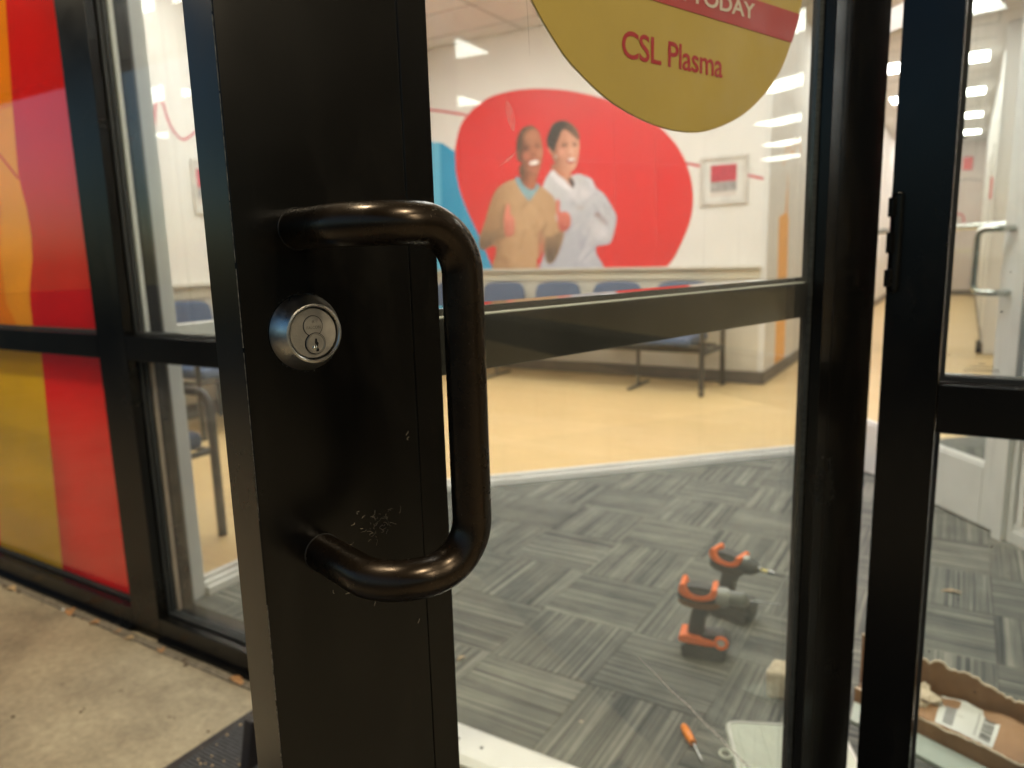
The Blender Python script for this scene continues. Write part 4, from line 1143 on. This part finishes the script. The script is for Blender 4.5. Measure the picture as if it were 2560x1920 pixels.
# nicks and lint round the mounts
m = MB()
def curl(s, z, l, w):
    a = random.uniform(0, 6.28); pts = []
    for i in range(6):
        pts.append((s, -.0004 - .0005 * random.random(), z)); s += math.cos(a) * l / 5; z += math.sin(a) * l / 5; a += random.uniform(-.9, .9)
    m.tube(pts, w, 4)
for i in range(38):
    r = random.gauss(0, .009); q = random.gauss(0, .006)
    curl(.086 + r, .931 + q, random.uniform(.001, .006), random.uniform(.00008, .0002))
for s, z in ((.1138, .994), (.1140, .990), (.0825, .936), (.0657, .938), (.0700, .945), (.0745, .941), (.1148, .848), (.112, .868), (.055, .889), (.046, .895), (.077, .872), (.095, .874)):
    curl(s, z, .0035, .00022)
m.build('lint', M['dust'], dr, fix=False)['kind'] = 'stuff'
m = MB()
for i in range(60):   # grime line round the lock collar
    a = random.choice([random.gauss(1.5, .5), random.gauss(4.2, .7)]); r = .0243 + abs(random.gauss(0, .0006))
    s, z = LS + r * math.cos(a), LZ + r * math.sin(a); w = random.uniform(.00008, .00025)
    m.box(s - w, s + w, -.0003, .0001, z - w, z + w)
m.build('collar_grime', pm('grime_grey', (.12, .12, .11), .8), lk, fix=False)['kind'] = 'stuff'

# sticker
so = [(.19, 1.64), (.205, 1.52), (.235, 1.40), (.266, 1.316), (.2805, 1.301 - .004), (.2961, 1.283), (.3191, 1.268), (.3609, 1.249), (.415, 1.2365), (.4672, 1.2335), (.5163, 1.2385), (.5777, 1.258), (.6248, 1.285), (.6643, 1.318), (.683, 1.351), (.7007, 1.379), (.7039, 1.400), (.715, 1.48), (.70, 1.60), (.62, 1.72), (.45, 1.78), (.28, 1.75)]
sp = smooth_poly([(.19, 1.60), (.215, 1.42), (.241, 1.352), (.266, 1.316), (.2961, 1.2855), (.3191, 1.270), (.3609, 1.2505), (.415, 1.2375), (.4672, 1.2335), (.5163, 1.2385), (.5777, 1.2585), (.6248, 1.2855), (.6600, 1.316), (.6835, 1.351), (.699, 1.383), (.709, 1.42), (.720, 1.50), (.70, 1.62), (.60, 1.72), (.45, 1.76), (.28, 1.73)], 5)
sk = MB().prism(sp, 'y', .0188, .0196).build('sticker', [M['stk_yel']], dr)
sk['label'] = 'mustard yellow pick-shaped sticker with a red band and red lettering'
MB().prism([(a + (a - .45) * .003, b + (b - 1.49) * .003) for a, b in sp], 'y', .01965, .01995).build('sticker_edge', M['stk_edge'], sk)
def band_clip(poly, z0, z1):
    # keep z between the two slanted lines
    p = clip(poly, -z0[0], -1, -z0[1]) if False else poly
    out = clip(poly, z0[0], -1, -z0[1]); return clip(out, -z1[0], 1, z1[1])
# lower edge z = 1.346 + .016*(s-.4223); upper z = 1.378 + .10*(s-.5903)
bl = band_clip(sp, (.016, 1.346 - .016 * .4223), (.03, 1.3805 - .03 * .5903))
MB().prism(bl, 'y', .0182, .0187).build('red_band', M['stk_red'], sk)
o, _ = text_obj('lettering', 'CSL Plasma', M['stk_txt'], sk, lambda u, v: (u, .0184, v), 1.0, 1.0, .012, spacing=.95)
def fit(o, s0, s1, z0, z1, base=None):
    xs_ = [v.co.x for v in o.data.vertices]; zs = [v.co.z for v in o.data.vertices]
    a, b, c, d = min(xs_), max(xs_), min(zs), max(zs)
    for v in o.data.vertices:
        v.co.x = s0 + (v.co.x - a) / (b - a) * (s1 - s0); v.co.z = z0 + (v.co.z - c) / (d - c) * (z1 - z0)
fit(o, .3765, .5403, 1.2895, 1.3135)
for v in o.data.vertices: v.co.z += (v.co.x - .3765) * .018
o, _ = text_obj('lettering', 'PLASMA TODAY', M['stk_wht'], sk, lambda u, v: (u, .0177, v), 1.0, 1.0, .020, spacing=.98)
fit(o, .353, .5995, 1.3565, 1.3725)
for v in o.data.vertices: v.co.z += (v.co.x - .50) * .040 - .0004

# knuckle hinges between the door and the jamb
def hinge(zc):
    h = MB().tube([(0, 0, -.064), (0, 0, .064)], .0078, 16).build('hinge', M['bronze'], None, loc=None)
    # placed in door space so that the knuckle stands on the jamb's front corner
    wx, wy = -.0855, -.0115
    d = Vector((wx + .36727, wy + .87715)); s = d.x * math.cos(ANG) + d.y * math.sin(ANG); o_ = -d.x * math.sin(ANG) + d.y * math.cos(ANG)
    h.parent = dr; h.location = (s, o_, zc)
    for dz in (-.0655, .0655):
        q = MB().lathe([(0, .003 * (1 if dz > 0 else -1)), (.0075, .0015 * (1 if dz > 0 else -1)), (.0082, 0)], (0, 0, dz), 'z', 16).build('hinge_cap', M['bronze'], h)
    for a, b in ((.034, .060), (-.014, .014), (-.060, -.036)):
        MB().box(-.024, -.004, -.003, .003, a, b).build('hinge_leaf', M['bronze'], h, .001)
    for dz in (-.043, -.0145, .0145, .043): MB().lathe([(.0079, -.0004), (.0071, 0), (.0079, .0004)], (0, 0, dz), 'z', 16).build('knuckle_joint', M['black'], h)
    return h
hinge(1.118); hinge(.215); hinge(1.95)

# ================================================================ outside floor items
fm = at(thing('door_mat', (-.8, -.8, 0), 'charcoal ribbed door mat with a rubber border on the sidewalk', 'door mat'))
m = MB(); X0, X1, Y0, Y1 = -1.456, .35, -1.55, -.088
m.box(X0, X1, Y0, Y1, .0005, .006); m.build('base', M['rubber'], fm, .002)
m = MB()
y = Y0 + .03
while y < Y1 - .03:
    m.box(X0 + .028, X1 - .028, y, y + .006, .0062, .0092); y += .0095
o = m.build('rib', M['mat'], fm); o['kind'] = 'stuff'
m = MB()
for i in range(130):
    x = random.uniform(X0 + .02, -1.15); y = random.uniform(-.5, Y1 - .01); s = random.uniform(.0008, .003)
    m.box(x - s, x + s, y - s * .7, y + s * .7, .0093, .0093 + s)
o = m.build('mat_debris', M['leaf2']); tag(o, 'crumbs of dry leaf scattered on the dark mat', 'leaf litter', kind='stuff')
wd = MB().prism([(-.26, .0), (-.15, .0), (-.16, .018), (-.215, .115), (-.235, .115)], 'x', -1.302, -1.274).build('door_wedge', M['rubber'], loc=(-1.305, -.2, 0), bevel=.004)
tag(wd, 'black rubber door wedge standing on the mat behind the lock stile', 'door wedge')

# leaves and grit along the sill
def leaf(x, y, z, L, W, rz, mat, tilt=.3):
    n_ = 7; vs = []; fs = []
    for i in range(n_ + 1):
        t = i / n_; w = W * math.sin(math.pi * min(1, t * .96 + .02)) ** .8 / 2; h = .25 * L * math.sin(math.pi * t) * tilt
        vs += [(-L / 2 + t * L, -w, z + h + w * .5), (-L / 2 + t * L, 0, z + h), (-L / 2 + t * L, w, z + h + w * .35)]
    for i in range(n_):
        a = i * 3; fs += [(a, a + 3, a + 4, a + 1), (a + 1, a + 4, a + 5, a + 2)]
    c, s = math.cos(rz), math.sin(rz)
    vs = [(p[0] * c - p[1] * s + x, p[0] * s + p[1] * c + y, p[2]) for p in vs]
    me = MB(); me.add(vs, fs, 0, True)
    o = me.build('dry_leaf', mat, loc=(x, y, z), fix=False); sm = o.modifiers.new('thick', 'SOLIDIFY'); sm.thickness = .0006
    return o
LF = 'dry leaves caught along the foot of the storefront'
for i, (x, y, L, W, rz, mt, lb) in enumerate([(-2.79, -.046, .052, .026, .1, 'leaf2', 'pale dry leaf on the concrete at the far left edge of the frame'),
     (-2.42, -.038, .055, .030, -.5, 'leaf', 'largest brown leaf below the red panel, with a white fleck'),
     (-2.27, -.040, .038, .026, .7, 'leaf', 'small brown leaf below the corner of the red panel'),
     (-2.15, -.038, .032, .020, .2, 'leaf', 'tiny brown leaf at the foot of the mullion, left one'),
     (-2.08, -.042, .034, .020, .5, 'leaf2', 'tan leaf at the foot of the mullion, right one'),
     (-1.93, -.036, .034, .020, -.4, 'leaf', 'tiny reddish leaf in the joint below the sidelight'),
     (-1.60, -.032, .068, .024, -.15, 'leaf', 'long orange brown leaf beside the open door stile')]):
    o = leaf(x, y, .003, L, W, rz, M[mt]); tag(o, lb, 'leaf', LF)
wf_ = MB().box(-.006, .006, -.004, .004, 0, .005).build('paper_fleck', M['label'], loc=None, bevel=.001); wf_.location = (-2.452, -.042, .0035); tag(wf_, 'white paper fleck beside the largest brown leaf', 'litter')
m = MB()
for i in range(420):
    x = random.uniform(-5.5, -1.1); y = -.024 - abs(random.gauss(0, .011)); s = abs(random.gauss(0, .0022)) + .0006
    m.box(x - s, x + s * 1.3, y - s, y + s, .0, s * 1.1)
for i in range(26):
    x = random.uniform(-2.4, -1.3); y = random.uniform(-1.1, -.1); s = random.uniform(.001, .0035)
    m.box(x - s, x + s * 1.6, y - s, y + s, .0, s * .6)
o = m.build('grit', pm('grit_brown', (.10, .07, .045), .9, var=.6, scale=200)); tag(o, 'dark grit and crumbs gathered in the joint at the foot of the storefront', 'grit', kind='stuff')

# ================================================================ things on the carpet
def drill(label, loc, rz, rear=False):
    """cordless drill standing on its battery; local +x is the bit direction"""
    t = thing('cordless_drill', loc, label, 'drill', 'cordless drills on the carpet', rz)
    O_, G_ = M['tool_orange'], M['tool_grey']
    # motor housing: lathe along x
    MB().lathe([(.0, -.075), (.018, -.074), (.027, -.066), (.029, -.04), (.029, .0), (.028, .028), (.0, .030)], (0, 0, .178), 'x', 24).build('motor_housing', G_, t)
    # orange saddle over the housing: a U shape seen from the side
    pts = smooth_poly([(-.070, .192), (-.066, .212), (-.054, .215), (-.049, .200), (-.036, .189), (-.018, .185), (.002, .187), (.014, .196), (.018, .208), (.030, .208), (.030, .190), (.014, .176), (-.018, .170), (-.052, .176)], 4)
    MB().prism(pts, 'y', -.031, .031).build('orange_shell', O_, t, .003)
    MB().prism(smooth_poly([(-.048, .200), (-.030, .190), (-.004, .190), (.012, .200), (.004, .206), (-.038, .207)], 4), 'y', -.022, .022).build('grey_top', G_, t, .004)
    MB().prism(smooth_poly([(-.066, .168), (-.060, .150), (-.02, .144), (.02, .146), (.04, .158), (.03, .168)], 4), 'y', -.026, .026).build('lower_shell', pm('drill_brown_shell', (.16, .075, .03) if not rear else (.05, .045, .04), .5), t, .004)
    g = [(-.028, .150), (.012, .150), (.002, .110), (-.008, .062), (-.044, .062), (-.042, .100)]
    MB().prism(smooth_poly(g, 4), 'y', -.018, .018).build('grip', G_, t, .006)
    MB().prism([(.008, .146), (.016, .140), (.008, .118), (.0, .122)], 'y', -.007, .007).build('trigger', M['rubber'], t, .002)
    MB().prism(smooth_poly([(-.068, .054), (-.062, .064), (-.02, .063), (.020, .058), (.030, .050), (.020, .043), (-.050, .044), (-.066, .047)], 4), 'y', -.034, .034).build('orange_foot' if not rear else 'grey_foot', O_ if not rear else G_, t, .004)
    MB().prism(smooth_poly([(-.01, .066), (.012, .072), (.032, .074), (.050, .076), (.066, .060), (.062, .040), (.02, .044)], 4), 'y', -.024, .024).build('foot_housing', G_, t, .004)
    MB().lathe([(.010, -.0015), (.012, -.006), (.017, -.007), (.0195, -.003), (.0195, .0)], (.046, -.030, .058), 'y', 24).build('lamp_ring', O_ if not rear else G_, t)
    MB().lathe([(.0, -.004), (.010, -.003), (.0115, 0)], (.046, -.030, .058), 'y', 20).build('lamp_lens', M['picture_frame' if not rear else 'tool_grey'], t)
    MB().prism([(-.058, .002), (.050, .0), (.058, .008), (.060, .036), (.040, .038), (-.056, .038), (-.062, .030)], 'y', -.036, .036).build('battery', G_, t, .004)
    if not rear:
        MB().lathe([(.0, .028), (.026, .029), (.027, .05), (.023, .062), (.0, .063)], (0, 0, .178), 'x', 24).build('gear_collar', pm('gear_case_grey', (.28, .29, .27), .4, .3), t)
        MB().lathe([(.0, .060), (.021, .062), (.022, .09), (.020, .104), (.012, .112), (.0, .114)], (0, 0, .178), 'x', 24).build('chuck', pm('chuck_grey', (.13, .14, .13), .35), t)
        MB().tube([(.110, 0, .178), (.195, 0, .178)], [.0028, .0020], 8).build('drill_bit', M['tool_metal'], t)
    else:
        MB().lathe([(.0, .026), (.027, .028), (.025, .055), (.015, .072), (.0, .074)], (0, 0, .178), 'x', 24).build('nose', M['tool_grey'], t)
        MB().lathe([(.0, .070), (.008, .072), (.009, .082), (.0, .086)], (0, 0, .178), 'x', 16).build('hex_collar', M['tool_metal'], t)
        MB().tube([(.084, 0, .178), (.106, 0, .178)], .005, 8).build('bit_shank', M['brass'], t)
        MB().tube([(.106, 0, .178), (.126, 0, .178)], .007, 8).build('bit_holder', M['tool_metal'], t)
        MB().tube([(.126, 0, .178), (.150, 0, .178)], .003, 8).build('driver_bit', M['tool_grey'], t)
        MB().lathe([(.0, .01), (.010, .006), (.012, 0)], (.036, 0, .200), 'z', 16).build('lamp_cap', M['label'], t)
    return t
drill('orange and grey cordless drill standing upright on its battery, nearer of the two', (-.548, .705, 0), .18)
drill('darker cordless impact driver behind the nearer drill, nose half in front of the carpet', (-.535, .955, 0), -.22, True)
sd = thing('screwdriver', (-.456, .31, 0), 'small screwdriver with a bright orange handle lying on the carpet', 'screwdriver', None, math.atan2(.264 - .36, -.421 + .495))
MB().lathe([(.0, -.062), (.006, -.061), (.0088, -.054), (.0098, -.035), (.0088, -.012), (.0072, -.006), (.0088, -.003), (.0080, .001), (.0, .002)], (0, 0, .0105), 'x', 20).build('handle', M['sd_orange'], sd)
MB().tube([(.0, 0, .0105), (.054, 0, .0105), (.060, 0, .0105)], [.0028, .0028, .0020], 10).build('shaft', M['tool_metal'], sd)

# translucent parts case
ce_ = thing('parts_case', (-.244, .32, 0), 'frosted plastic parts case with ring handles lying on the carpet', 'case', None, math.radians(24))
def rrect(x0, x1, y0, y1, r, n_=5):
    out = []
    for cx_, cy_, a0 in ((x1 - r, y1 - r, 0), (x0 + r, y1 - r, 90), (x0 + r, y0 + r, 180), (x1 - r, y0 + r, 270)):
        for i in range(n_ + 1):
            a = math.radians(a0 + 90 * i / n_); out.append((cx_ + r * math.cos(a), cy_ + r * math.sin(a)))
    return out
MB().prism(rrect(-.12, .13, -.09, .105, .02), 'z', .003, .040).build('tray', M['poly'], ce_, .004)
MB().prism(rrect(-.124, .134, -.094, .109, .022), 'z', .041, .050).build('lid', M['poly'], ce_, .003)
MB().prism(rrect(-.10, .11, -.07, .085, .016), 'z', .0503, .0525).build('lid_panel', M['poly'], ce_, .001)
rim = [(a, b, .0505) for a, b in rrect(-.118, .128, -.088, .103, .02, 5)]; rim.append(rim[0])
MB().tube(rim, .0028, 6, cap=False).build('lid_rim', M['alu_white'], ce_)
for q in (-.05, .03): MB().box(q, q + .004, -.065, .08, .0526, .0545).build('lid_rib', M['poly'], ce_, .001)
for yy, xx in ((.0, -.137), (-.03, .147)):
    pts = [(xx + .012 * math.cos(a), yy + .014 * math.sin(a), .044) for a in np.linspace(0, 6.283, 17)]
    MB().tube(pts, .0035, 8, cap=False).build('ring_tab', M['poly'], ce_)
for q in (-.05, .05): MB().box(q - .016, q + .016, -.098, -.090, .012, .050).build('latch', M['poly'], ce_, .002)

# torn carton
bx = at(thing('cardboard_box', (.06, .66, 0), 'torn long cardboard box with a white shipping label on the carpet', 'cardboard box'))
def strip(top, zb, th, name, mat, par, jag=.004):
    """upright board with a ragged top edge; top: list of (x,y,z)"""
    P = []
    for i in range(len(top) - 1):
        a, b = Vector(top[i]), Vector(top[i + 1]); n_ = max(2, int((b - a).length / .008))
        for q in range(n_): P.append(a.lerp(b, q / n_))
    P.append(Vector(top[-1])); m = MB(); d = (P[-1] - P[0]); nn = Vector((-d.y, d.x, 0)).normalized() * th
    vs = []
    for p in P:
        zt = p.z + random.uniform(-jag, jag) + jag * 1.2 * math.sin(p.x * 83 + 2.2 * math.sin(p.x * 31)); w = nn * math.sin(p.x * 23 + math.sin(p.x * 71)) * .5
        for v in ((p.x, p.y, zb), (p.x + nn.x, p.y + nn.y, zb), (p.x + nn.x + w.x, p.y + nn.y + w.y, zt), (p.x + w.x, p.y + w.y, zt)): vs.append(v)
    fs = []
    for i in range(len(P) - 1):
        a = i * 4; b = a + 4
        for q in range(4): fs.append((a + q, a + (q + 1) % 4, b + (q + 1) % 4, b + q))
    fs += [(0, 3, 2, 1), (len(vs) - 4, len(vs) - 3, len(vs) - 2, len(vs) - 1)]
    m.add(vs, fs); o = m.build(name, M[mat], par)
    e = MB()
    for i in range(len(P) - 1):
        a = Vector(vs[i * 4 + 3]); b = Vector(vs[i * 4 + 7]); c = Vector(vs[i * 4 + 6]); d_ = Vector(vs[i * 4 + 2]); up_ = Vector((0, 0, .0015 + .003 * random.random()))
        e.add([a, b, c, d_, a + up_, b + up_ * .6, c + up_ * .6, d_ + up_], [(0, 1, 5, 4), (1, 2, 6, 5), (2, 3, 7, 6), (3, 0, 4, 7), (4, 5, 6, 7)])
    e.build('torn_edge', M['torn'], o, fix=False)['kind'] = 'stuff'
    return o
strip([(-.16, .756, .135), (-.10, .745, .125), (-.033, .732, .126), (.0, .727, .120), (.028, .721, .121), (.06, .715, .113), (.098, .707, .104), (.138, .700, .095), (.177, .692, .089), (.40, .64, .088)], .004, .005, 'back_wall', 'cardboard_in', bx)
m = MB(); m.add([(-.16, .75, .004), (.40, .635, .004), (.40, .43, .004), (-.16, .665, .004)], [(0, 1, 2, 3)]); m.build('floor_panel', M['cardboard_in'], bx)
# front face and the bent flap that carries the label
strip([(-.16, .665, .040), (-.033, .609, .043), (.026, .584, .045), (.10, .553, .047), (.174, .524, .046), (.40, .43, .047)], .001, -.005, 'front_wall', 'cardboard_in', bx, .0012)
rng = np.random.RandomState(3)
nu, nv = 26, 12; vs = []
for i in range(nu):
    for j in range(nv):
        a = i / (nu - 1); b = j / (nv - 1)
        F0 = Vector((-.045, .612, .0465)).lerp(Vector((.40, .428, .049)), a); B0 = Vector((-.045 + (.02 * math.sin(b * 5)), .725, .052)).lerp(Vector((.40, .62, .052)), a)
        p = F0.lerp(B0, b); p.z += .006 * math.sin(a * 9 + b * 4) * b + .003 * math.sin(a * 31) * b
        if i == 0: p.x += .012 * math.sin(j * 1.7)
        vs.append(tuple(p))
fs = [(i * nv + j, (i + 1) * nv + j, (i + 1) * nv + j + 1, i * nv + j + 1) for i in range(nu - 1) for j in range(nv - 1)]
m = MB(); m.add(vs, fs, 0, True); o = m.build('label_flap', M['cardboard'], bx, fix=False); q = o.modifiers.new('t', 'SOLIDIFY'); q.thickness = .004; q.offset = -1
def flap_pt(x, y):
    a = (x + .045) / .445; F0 = Vector((-.045, .612, .0465)).lerp(Vector((.40, .428, .049)), a); B0 = Vector((-.045, .725, .052)).lerp(Vector((.40, .62, .052)), a)
    b = (y - F0.y) / (B0.y - F0.y); z = F0.lerp(B0, b).z + .006 * math.sin(a * 9 + b * 4) * b + .003 * math.sin(a * 31) * b
    return z
LQ = [Vector((.022, .719)), Vector((.140, .668)), Vector((.119, .552)), Vector((.011, .595))]   # TL TR BR BL
def lab(u, v, h=.0012, wr=True):
    p = LQ[0] * (1 - u) * (1 - v) + LQ[1] * u * (1 - v) + LQ[2] * u * v + LQ[3] * (1 - u) * v
    z = flap_pt(p.x, p.y) + h + (.0016 * math.exp(-((u - .42) / .09) ** 2) * abs(math.sin(9 * v + 3 * u)) if wr else 0)
    return (p.x, p.y, z)
def lab_patch(name, mat, u0, u1, v0, v1, h, par, n1=14, n2=10):
    vs = [lab(u0 + (u1 - u0) * i / (n1 - 1), v0 + (v1 - v0) * j / (n2 - 1), h) for i in range(n1) for j in range(n2)]
    fs = [(i * n2 + j, (i + 1) * n2 + j, (i + 1) * n2 + j + 1, i * n2 + j + 1) for i in range(n1 - 1) for j in range(n2 - 1)]
    m = MB(); m.add(vs, fs, 0, True); return m.build(name, mat, par, fix=False)
lb = lab_patch('shipping_label', M['label'], 0, 1, 0, 1, .0012, bx, 40, 20)
lb['label'] = 'white shipping label with two barcodes, wrinkled in the middle'
lab_patch('grey_print', M['ink'], .12, .30, .08, .92, .0016, lb)['kind'] = 'thing'
greyk = pm('label_half_grey', (.30, .30, .29), .5, var=.3, scale=200); bpy.data.objects['grey_print'].data.materials[0] = greyk
v_ = .10; i = 0
bar = MB()
while v_ < .88:
    w = random.choice([.010, .016, .024, .034])
    n_ = 6
    for (u0, u1) in ((.745, .93),):
        vs = [lab(u0 + (u1 - u0) * a / (n_ - 1), vv_, .0017, False) for a in range(n_) for vv_ in (v_, v_ + w)]
        bar.add(vs, [(2 * a, 2 * a + 2, 2 * a + 3, 2 * a + 1) for a in range(n_ - 1)])
    v_ += w + random.choice([.010, .016, .024])
bar.build('barcode', M['ink'], lb, fix=False)
bar = MB()
for u0 in (.655, .675):
    vs = [lab(u0 + a * .006, .08 + .8 * b / 7, .0019) for b in range(8) for a in (0, 1)]
    bar.add(vs, [(2 * a, 2 * a + 1, 2 * a + 3, 2 * a + 2) for a in range(7)])
bar.build('printed_rule', M['ink'], lb, fix=False)
# crumpled tan paper lining at the torn left end
def crumple(name, mat, c, sx, sy, sz, par, seed, loc=None):
    rs = np.random.RandomState(seed); bm = bmesh.new(); bmesh.ops.create_icosphere(bm, subdivisions=3, radius=1)
    for v in bm.verts:
        p = v.co.copy(); k_ = 1 + .22 * math.sin(p.x * 6 + seed) * math.cos(p.y * 5) + .14 * math.sin(p.z * 9 + p.x * 7) + rs.uniform(-.06, .06)
        v.co = Vector((c[0] + p.x * sx * k_, c[1] + p.y * sy * k_, max(.0015, c[2] + p.z * sz * k_)))
    m = MB(); m.add([tuple(v.co) for v in bm.verts], [tuple(v.index for v in f.verts) for f in bm.faces]); bm.free()
    return m.build(name, mat, par, loc=loc)
crumple('crumpled_lining', M['torn'], (-.03, .675, .055), .045, .040, .022, bx, 3)
crumple('crumpled_lining', M['cardboard'], (-.085, .70, .045), .05, .045, .03, bx, 8)
o = MB().add([(-.352, .575, .001), (-.27, .600, .001), (-.27, .665, .001), (-.345, .640, .001), (-.362, .590, .066), (-.27, .610, .060), (-.27, .660, .074), (-.352, .645, .078)],
    [(0, 3, 2, 1), (4, 5, 6, 7), (0, 1, 5, 4), (1, 2, 6, 5), (2, 3, 7, 6), (3, 0, 4, 7)]).build('paper_bundle', M['torn'], loc=(-.31, .62, 0), bevel=.008); tag(o, 'folded cream paper bundle behind the parts case', 'paper')
# pale strip in front of the carton
fo = MB().add([(-.16, .655, .001), (.42, .405, .001), (.42, .325, .001), (-.16, .575, .001), (-.16, .655, .010), (.42, .405, .010), (.42, .325, .010), (-.16, .575, .010)], [(0, 3, 2, 1), (4, 5, 6, 7), (0, 1, 5, 4), (1, 2, 6, 5), (2, 3, 7, 6), (3, 0, 4, 7)]).build('foam_strip', M['foam'], loc=(.1, .5, 0), bevel=.002)
tag(fo, 'pale green flat strip lying in front of the cardboard box', 'strip')
# litter on the carpet
o = leaf(-1.13, .352, .002, .030, .014, 1.3, M['leaf2'], .8); tag(o, 'tan leaf on the carpet just right of the lock stile', 'leaf')
o = leaf(.033, 1.444, .002, .060, .014, .2, M['leaf2'], .3); tag(o, 'long pale leaf on the carpet behind the right sidelight', 'leaf')
o = leaf(-.69, .40, .002, .020, .005, .6, M['groove'], .4); tag(o, 'small dark sliver on the carpet in front of the drills', 'litter')
o = leaf(-.715, .265, .002, .010, .006, .3, M['torn'], .4); tag(o, 'tiny pink crumb on the carpet left of the screwdriver', 'litter')
clean()
